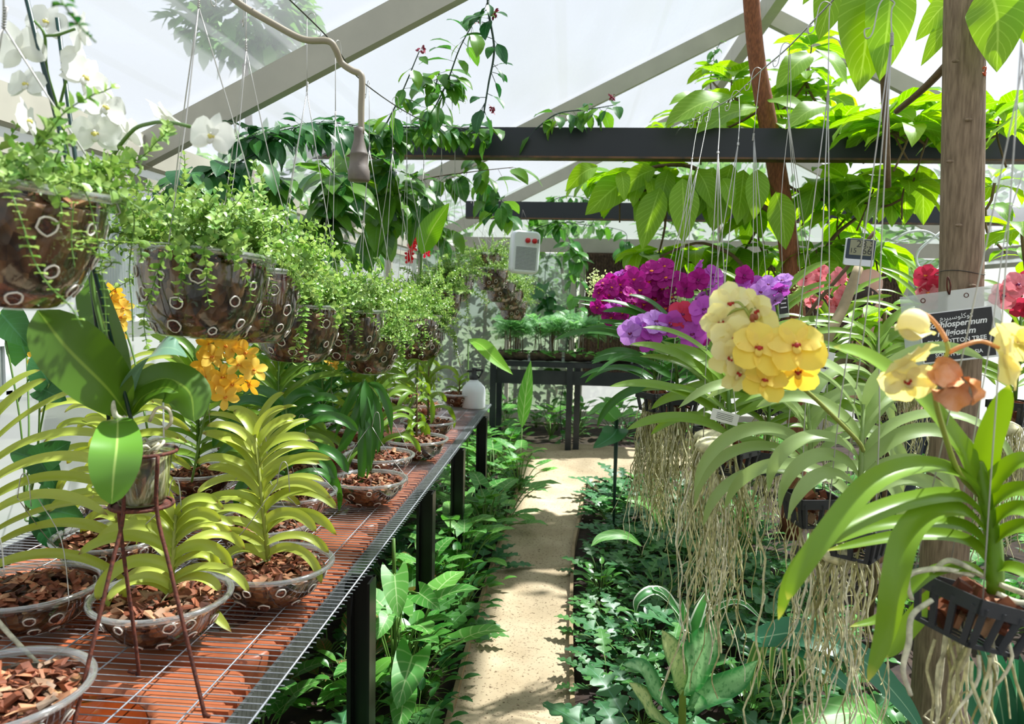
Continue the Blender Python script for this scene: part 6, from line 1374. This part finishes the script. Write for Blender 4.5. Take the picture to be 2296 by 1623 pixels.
# small red blooms among the far bowls
t_ = thing('red_flower_spike', 'red flowers among the leaves above the far bowls', 'flower', P(925, 600, 5.0)); 
spray_of(t_, [(922, 545, 5.0), (930, 540, 5.0), (918, 570, 5.0), (955, 568, 5.0), (917, 582, 5.0), (925, 556, 5.0)], 'small', 'f_redhot', 'f_lip_red', .035) if M.setdefault('f_redhot', leafmat('hot_red', S(220, 30, 30), S(236, 50, 40), .3)) else None

# hanging strap leaves, stray leaf and bare root of three bench bowls
hb = bench_roots[7]; stem_px(hb, [(832, 1060, 3.07), (826, 960, 3.05), (816, 850, 3.0)], .007, 'stem', 'stem')
for pts, w in (([(815, 862, 3.0), (800, 930, 2.95), (775, 990, 2.93), (752, 1020, 2.92)], .045), ([(818, 870, 3.0), (815, 960, 2.94), (812, 1040, 2.92), (806, 1108, 2.92)], .042), ([(822, 870, 3.0), (830, 950, 2.94), (832, 1010, 2.92), (822, 1075, 2.92)], .042),
               ([(820, 860, 3.0), (838, 900, 2.96), (850, 960, 2.94), (846, 1020, 2.93)], .045), ([(812, 855, 3.0), (795, 880, 2.97), (770, 930, 2.96), (750, 985, 2.96)], .036), ([(824, 858, 3.0), (850, 870, 2.98), (872, 920, 2.97), (878, 975, 2.97)], .036),
               ([(818, 850, 3.0), (822, 905, 2.95), (812, 965, 2.93)], .05)): leaf_px(hb, pts, w, CAMV - P(815, 960, 3.0), 'lance', 'l_dark', .25)
leaf_px(bench_roots[2], [(372, 1352, 1.87), (400, 1338, 1.82), (450, 1352, 1.76), (520, 1418, 1.72)], .04, None, 'long', 'l_yel', .25)
b = MB(); b.tube([P(-40, 1340, 1.42), P(0, 1398, 1.42), P(60, 1462, 1.42), P(112, 1512, 1.42)], [.0055, .005, .004], 7, smooth=4); b.build('bare_root', 'root_w', bench_roots[0])
# ================================================================== end bench with seedlings
ex0, ex1, ey0, ey1, ez = P(1100, 815, 7.6).x, 1.05, 7.6, 8.3, .9
eb = thing('end_bench', 'black steel bench standing across the end of the path', 'bench', ((ex0 + ex1) / 2, 7.95, 0))
b = MB(); b.box(((ex0 + ex1) / 2, ey0, ez - .02), (ex1 - ex0, .05, .05)); b.box(((ex0 + ex1) / 2, ey0 + .01, ez - .15), (ex1 - ex0, .03, .14)); b.box(((ex0 + ex1) / 2, ey1, ez - .02), (ex1 - ex0, .05, .05))
b.box(((ex0 + ex1) / 2, (ey0 + ey1) / 2, ez - .01), (ex1 - ex0, ey1 - ey0, .012)); b.build('bench_top', 'black_steel', eb, smooth=False)
for x, y in ((P(1276, 900, 7.6).x, ey0), (P(1294, 900, 7.6).x, ey0 + .06), (ex0 + .03, ey0), (ex0 + .03, ey1), (ex1 - .03, ey0), (ex1 - .03, ey1)):
    b = MB(); b.box((x, y, ez / 2), (.06, .06, ez)); b.build('leg', 'black_steel', eb, smooth=False)
M['cork'] = plain('cork_trough', S(92, 80, 68), .9, c2=S(50, 42, 36), scale=22, bump=.8)
fr = []
for q in range(2): pass
def frond_tpl():
    b = MB(); c = spline([(0, 0, 0), (0, .4, .12), (0, .8, .1), (0, 1.1, -.05)], 4)
    for k in range(2, len(c)):
        w = .34 * math.sin(PI * min(1, k / len(c) * .9 + .1)) + .03
        for sg in (1, -1): b.addM(leaf('lance', 1, .22, .2, 3, 3, .1), frame(c[k], (sg, .5, 0), (0, 0, 1), w))
    V = np.vstack([g[0] for g in b.g]); Fc = np.vstack([g[1] for g in b.g]); UV = np.vstack([g[2] for g in b.g]); return V, Fc, UV
FR = frond_tpl()
for k in range(5):
    x0 = ex0 + .05 + k * (ex1 - ex0 - .1) / 5; x1 = x0 + (ex1 - ex0 - .1) / 5 - .03
    t_ = thing('bark_trough', ['cork bark trough of seedlings at the left end of the end bench', 'second cork trough on the end bench under the ferny seedlings', 'middle cork trough on the end bench', 'fourth cork trough on the end bench beside the purple blooms', 'cork trough at the right end of the end bench'][k], 'planter', ((x0 + x1) / 2, ey0 + .12, ez), 'cork troughs on the end bench')
    b = MB(); n = 10; vs_ = []
    for a in np.linspace(0, PI, 9):
        for x in np.linspace(x0, x1, n): vs_.append((x, ey0 + .13 - .13 * math.cos(a), ez + .10 - .095 * math.sin(a) + nr.uniform(-.006, .006)))
    i = np.arange(8)[:, None]; j = np.arange(n - 1)[None, :]; b.add(vs_, np.stack([i * n + j, i * n + j + 1, (i + 1) * n + j + 1, (i + 1) * n + j], -1).reshape(-1, 4))
    b.box(((x0 + x1) / 2, ey0 + .13, ez + .08), (x1 - x0, .2, .012)); b.build('trough_shell', 'cork', t_)
    b, s2_ = MB(), MB()
    for q in range(14):
        p = Vector((rnd.uniform(x0 + .03, x1 - .03), ey0 + rnd.uniform(.06, .22), ez + .08))
        top = p + Vector((rnd.uniform(-.03, .03), 0, rnd.uniform(.22, .32))); s2_.tube([p, top], .004, 4)
        if k in (0, 1, 2, 3):
            for w_ in range(8): a = w_ * .8 + rnd.random(); b.addM(FR, frame(top + Vector((0, 0, rnd.uniform(-.08, .03))), (math.cos(a), math.sin(a), rnd.uniform(-.5, .7)), Vector((0, -.6, 1)) + rv(.3), rnd.uniform(.12, .19)))
    b.build('fern_tops', 'l_fern', t_) if b.g else None
    s2_.build('seedling_stems', 'twig', t_)
    b = MB()
    for q in range(16): a = rnd.uniform(0, 6.28); b.addM(vl[0], frame((rnd.uniform(x0, x1), ey0 + rnd.uniform(-.02, .1), ez + rnd.uniform(.07, .12)), (math.cos(a), math.sin(a) - .4, rnd.uniform(-.4, .3)), (0, -.3, 1), rnd.uniform(.07, .12)))
    b.build('low_leaves', 'l_arrow', t_)

# ================================================================== bed plants
lobed = [leaf('lobe', 1, .52, .9, 22, 5, .12, wave=.02, start=.5, fwd=.10), leaf('lobe', 1, .6, .6, 22, 5, .1, wave=.03, start=.35, fwd=.12)]
arrow = [leaf('heart', 1, .62, .8, 8, 7, .18, wave=.02, sweep=.38, start=.1), leaf('heart', 1, .7, .6, 8, 7, .14, wave=.02, sweep=.34, start=0)]
heart = hl
ovl = [leaf('ovate', 1, .45, .8, 6, 5, .2, wave=.02, start=.3)]
strp = [leaf('taper', 1, .09, 2.2, 10, 5, .3, start=1.2), leaf('taper', 1, .085, 1.7, 10, 5, .3, start=1.1)]
def proto(name, tpls, n, L, stem, mat, smat='stem', el=(.2, .9), r=.003, vertical=0, h=0.0):
    rt = bpy.data.objects.new(name, None); col.objects.link(rt); b, s_ = MB(), MB()
    for q in range(n):
        a = q * 2.4 + rnd.uniform(-.3, .3); e_ = rnd.uniform(*el); f = rnd.uniform(.5, 1.1); dv = Vector((math.cos(a) * math.cos(e_), math.sin(a) * math.cos(e_), math.sin(e_)))
        p0 = Vector((0, 0, h * q / n)); p1 = p0 + dv * stem * f
        if stem > 0: s_.tube([p0, p0 + (p1 - p0) * .6 + Vector((0, 0, stem * .12)), p1], r, 5, smooth=3)
        b.addM(rnd.choice(tpls), frame(p1, Vector((math.cos(a), math.sin(a), e_ * .5 - .1)), (0, 0, 1), L * rnd.uniform(.65, 1.15)))
    o = b.build('foliage', mat, None); o.parent = rt
    if s_.g: s2_ = s_.build('stems', smat, None); s2_.parent = rt
    elif h: 
        s_.tube([(0, 0, 0), (0, 0, h)], r, 6); s2_ = s_.build('stems', smat, None); s2_.parent = rt
    return rt
PR = {
    'lobed': ('lobed_leaf_plant', 'dark glossy deeply lobed leaf plant', [proto('p', lobed, 16, .17, .16, 'l_lobe'), proto('p', lobed, 20, .14, .13, 'l_lobe'), proto('p', lobed, 14, .19, .14, 'l_lobe2')]),
    'arrow': ('arrowhead_plant', 'arrow leaved plant with pale veins', [proto('p', arrow, 9, .15, .26, 'l_arrow', el=(.5, 1.3)), proto('p', arrow, 13, .12, .3, 'l_arrow', el=(.3, 1.4))]),
    'ivy': ('leafy_creeper', 'small heart leaved creeper', [proto('p', heart + ovl, 34, .07, .2, 'l_ivy', el=(.1, 1.4), r=.0018), proto('p', ovl, 40, .075, .2, 'l_vine_d', el=(.0, 1.2), r=.0018)]),
    'red': ('red_veined_plant', 'leafy plant with salmon red veins', [proto('p', ovl, 12, .15, .2, 'l_red', el=(.3, 1.3))]),
}
for k in PR:
    PR[k] = (PR[k][0], PR[k][1], [tree_of(o) for o in PR[k][2]])
def put(kind, xy, s, label, group=None, k=None, z=-.01):
    nm, _, trs = PR[kind]; tr = trs[(k if k is not None else rnd.randrange(len(trs))) % len(trs)]; c = copy_tree(tr); c.name = nm; c.location = (xy[0], xy[1], z); c.scale = (s, s, s); c.rotation_euler = (0, 0, rnd.uniform(0, 6.28))
    for q in kids(c): q.name = q.name.split('.')[0]
    tag(c, label, 'plant', group); return c
used = []
def far_enough(x, y, d):
    for a, b_ in used:
        if (a - x) ** 2 + (b_ - y) ** 2 < d * d: return False
    used.append((x, y)); return True
SHORT = {'lobed': 'dark lobed leaf plant', 'arrow': 'pale veined arrow leaf plant', 'ivy': 'small leaved creeper'}
def sow(zone, x0, x1, y0, y1, n, gap, kinds, s0, s1):
    for _ in range(n):
        x, y = rnd.uniform(x0, x1), rnd.uniform(y0, y1)
        if .32 < x < .66 and 2.2 < y < 2.95: continue
        if not far_enough(x, y, gap): continue
        kd = rnd.choice(kinds); put(kd, (x, y), rnd.uniform(s0, s1), '%s %s' % (SHORT[kd], zone), '%s, %s' % (SHORT[kd], zone))
LI = ['lobed', 'lobed', 'lobed', 'ivy']
for k, (y0, y1, w_) in enumerate(((1.9, 2.7, 'at the very front'), (2.7, 3.5, 'beside the spotted leaf plant'), (3.5, 4.5, 'halfway along'), (4.5, 6.1, 'toward the path bend'))):
    xo = .30 if k == 3 else .17
    sow('right of the path ' + w_ + ', edge row', xo, xo + .28, y0, y1, 60, .15, LI, .8, 1.15)
    sow('right of the path ' + w_ + ', set back', xo + .28, 1.25, y0, y1, 90, .18, LI, .8, 1.2)
for k, (y0, y1, w_) in enumerate(((1.7, 2.3, 'by the first aisle leg'), (2.3, 3.2, 'between the first two aisle legs'), (3.2, 4.2, 'between the middle aisle legs'), (4.2, 6.0, 'under the far bench half'))):
    sow(w_ + ', left of the path', -.72, -.46, y0, y1, 60, .15, LI if k < 2 else ['arrow', 'ivy', 'lobed'], .85, 1.25)
    sow(w_ + ', in the bench shade', -1.35, -.72, y0, y1, 60, .22, ['lobed', 'arrow', 'ivy'], .8, 1.2)
sow('left of the path where it ends', -1.2, -.5, 6.0, 7.6, 60, .24, ['arrow', 'ivy'], 1.0, 1.5)
sow('beneath the end bench', -.9, 1.4, 8.3, 9.2, 60, .3, ['arrow', 'ivy'], 1.0, 1.4)
sow('deep in the right hand bed', 1.1, 3.6, 3.2, 7.8, 110, .36, ['arrow', 'ivy', 'arrow'], 1.0, 1.6)
# individually placed bed plants
put('red', tuple(PZ(760, 1560, 0.0).xy), 1.2, 'plant with salmon red veined leaves behind the nearest bench leg'); put('red', (-.75, 3.5), 1.1, 'plant with salmon red veins between the first two aisle legs')
for px, py, d, s, lab in ((900, 1300, 2.75, 1.4, 'tall arrow leaved climber right of the nearest bench leg'), (1130, 1150, 5.0, 1.3, 'arrow leaved clump spilling over the left path edge by the far legs'), (1110, 1010, 6.0, 1.5, 'tall pale green arrow leaved clump at the end of the bench'), (1165, 1040, 5.9, 1.3, 'bright ivy-like clump leaning over the path beyond the bench'), (1090, 1200, 4.6, 1.3, 'upright stemmed arrow plant beside the third leg')):
    q = P(px, py, d); put('arrow', (q.x, d), s, lab)
# tall climbing philodendron leaves by the nearest leg
t_ = thing('climbing_philodendron', 'climber with three big wrinkled arrow leaves right of the nearest bench leg', 'climbing plant', (P(880, 1500, 2.55).x, 2.55, 0)); b, bs_ = MB(), MB()
for a, e_, L in (((885, 1290), (890, 1350), .15), ((940, 1330), (975, 1355), .12), ((925, 1470), (910, 1520), .19), ((905, 1560), (900, 1600), .15), ((870, 1380), (850, 1420), .1)):
    p0, p1 = P(a[0], a[1], 2.5), P(e_[0], e_[1], 2.42); b.addM(arrow[0], frame(p0, p1 - p0, CAMV - p0 + Vector((0, 0, .5)), L)); bs_.tube([Vector((t_.location.x, 2.55, max(.05, p0.z - .25))), (Vector((t_.location.x, 2.55, p0.z - .05)) + p0) / 2, p0], .003, 5, smooth=4)
bs_.tube([Vector(t_.location), Vector(t_.location) + Vector((.01, 0, .35)), Vector(t_.location) + Vector((0, 0, .7))], .007, 7, smooth=4); b.build('foliage', 'l_arrow', t_); bs_.build('stem', 'stem', t_)
for k in PR:
    for rt, ch in PR[k][2]:
        for c, _ in ch: bpy.data.objects.remove(c)
        bpy.data.objects.remove(rt)
# variegated dieffenbachia
def bed_leaves(name, label, base, items, smat='stem', nm='leaf'):
    t_ = thing(name, label, 'plant', base)
    for it in items: leaf_px(t_, it[0], it[1], it[3] if len(it) > 3 else None, it[4] if len(it) > 4 else 'lance', it[2], .18, wave=.012, name=nm)
    return t_
db = PZ(1535, 1640, 0); db = P(1530, 1640, 2.45)
t_ = bed_leaves('dumb_cane', 'pale variegated broad leaved plant at the bottom right of the path', (db.x, 2.45, 0), [
    ([(1530, 1560, 2.44), (1555, 1500, 2.4), (1590, 1440, 2.36), (1612, 1388, 2.34)], .13, 'l_dieff'), ([(1528, 1560, 2.44), (1520, 1500, 2.38), (1500, 1450, 2.34), (1484, 1412, 2.32)], .085, 'l_dieff2'),
    ([(1540, 1590, 2.44), (1580, 1560, 2.4), (1650, 1530, 2.36), (1700, 1480, 2.34)], .10, 'l_dieff'), ([(1525, 1610, 2.44), (1480, 1560, 2.34), (1440, 1500, 2.28), (1395, 1490, 2.24)], .08, 'l_dieff'),
    ([(1520, 1640, 2.44), (1470, 1600, 2.3), (1440, 1560, 2.25), (1410, 1530, 2.22)], .08, 'l_dieff2'), ([(1545, 1640, 2.44), (1560, 1590, 2.34), (1558, 1550, 2.3)], .08, 'l_dieff')])
b = MB(); b.tube([(db.x, 2.45, 0), P(1530, 1600, 2.45), P(1530, 1520, 2.44)], [.016, .010], 8, smooth=3); b.build('stem', 'stem_y', t_)
w0 = P(1545, 1420, 2.9)
bed_leaves('white_edged_plant', 'arching plant with white edged leaves above the variegated one', (w0.x, 2.9, 0), [([(1545, 1430, 2.9), (1525, 1375, 2.85), (1470, 1325, 2.75), (1430, 1345, 2.7), (1425, 1375, 2.7)], .05, 'l_white', None, 'taper'), ([(1548, 1430, 2.9), (1570, 1370, 2.88), (1590, 1320, 2.85)], .05, 'l_white', None, 'taper'), ([(1545, 1435, 2.9), (1535, 1400, 2.8), (1530, 1345, 2.78)], .055, 'l_white', None, 'taper'),
    ([(1550, 1440, 2.9), (1600, 1370, 2.9), (1660, 1350, 2.85), (1720, 1400, 2.8)], .03, 'l_white', None, 'taper'), ([(1545, 1430, 2.9), (1500, 1340, 2.8), (1470, 1320, 2.75), (1490, 1330, 2.7)], .04, 'l_white', None, 'taper')])
c0 = P(1760, 1480, 2.6)
bed_leaves('spider_plant', 'cream striped spider plant in the middle of the right bed', (c0.x, 2.6, 0), [([(1750, 1440, 2.6), (1750 + dx * .5, 1420 - abs(dx) * .1, 2.55), (1750 + dx, 1480 + abs(dx) * .3, 2.5), (1750 + dx * 1.1, 1540 + abs(dx) * .4, 2.48)], .022, 'l_cream', None, 'taper') for dx in (-75, -45, -20, 10, 35, 65, 95, -60, 50)])
for lab, bse, items in (('large striped strap leaves crossing low behind the hanging roots', (1900, 1700, 2.3), [([(1700, 1430, 2.35), (1800, 1420, 2.3), (1920, 1470, 2.25), (2020, 1570, 2.2), (2080, 1660, 2.15)], .10), ([(1690, 1425, 2.36), (1780, 1445, 2.3), (1880, 1520, 2.2), (1960, 1600, 2.15)], .06)]),
                        ('striped strap leaves at the lower right behind the grey trunk', (2200, 1800, 2.9), [([(2250, 1700, 2.9), (2200, 1600, 2.8), (2130, 1450, 2.75), (2050, 1380, 2.7)], .12), ([(2260, 1700, 2.9), (2240, 1560, 2.8), (2200, 1440, 2.75), (2160, 1380, 2.7)], .12), ([(2270, 1700, 2.9), (2280, 1560, 2.8), (2270, 1440, 2.75)], .12), ([(2200, 1720, 2.9), (2120, 1640, 2.8), (2060, 1600, 2.7), (1990, 1500, 2.7)], .09), ([(2300, 1700, 2.9), (2330, 1540, 2.8), (2320, 1380, 2.8)], .12)])):
    q = P(*bse); bed_leaves('striped_strap_plant', lab, (q.x, q.y, 0), [(p_, w_, 'l_pand', None, 'taper') for p_, w_ in items])
g0 = P(1390, 1120, 4.5)
t_ = bed_leaves('elephant_ear', 'elephant ear plant with a grey green heart leaf at the path bend', (g0.x, 5.0, 0), [([(1385, 960, 5.0), (1370, 980, 4.9), (1330, 1005, 4.8)], .17, 'l_lobe2', Vector((-.2, -.7, .7)), 'heart'), ([(1385, 940, 5.0), (1400, 930, 4.9), (1420, 925, 4.8)], .16, 'l_arrow', None, 'heart'), ([(1380, 940, 5.0), (1350, 915, 5.1), (1315, 930, 5.2)], .13, 'l_ivy', None, 'heart')])
b = MB()
for a in ((1385, 960), (1385, 940), (1380, 940)): b.tube([(g0.x, 5.0, 0), P(a[0], a[1], 5.0)], .008, 6)
b.build('stalk', 'darkvine', t_)
for lab, pts in (('arching paddle leaf over the right bed, upper one', [([(1490, 1190, 3.9), (1470, 1150, 3.85), (1440, 1125, 3.8), (1400, 1122, 3.75)], .08)]), ('arching paddle leaf over the right bed, lower one', [([(1440, 1225, 3.9), (1400, 1200, 3.85), (1350, 1205, 3.8), (1325, 1225, 3.75)], .06)]), ('pale rounded leaf at the bottom edge behind the trunk foot', [([(2050, 1700, 2.2), (2000, 1640, 2.1), (1930, 1600, 2.05), (1830, 1610, 2.0), (1750, 1640, 2.0)], .1)])):
    q = P(*pts[0][0][0]); bed_leaves('paddle_leaf_plant', lab, (q.x, q.y, 0), [(p_, w_, 'l_arrow') for p_, w_ in pts])
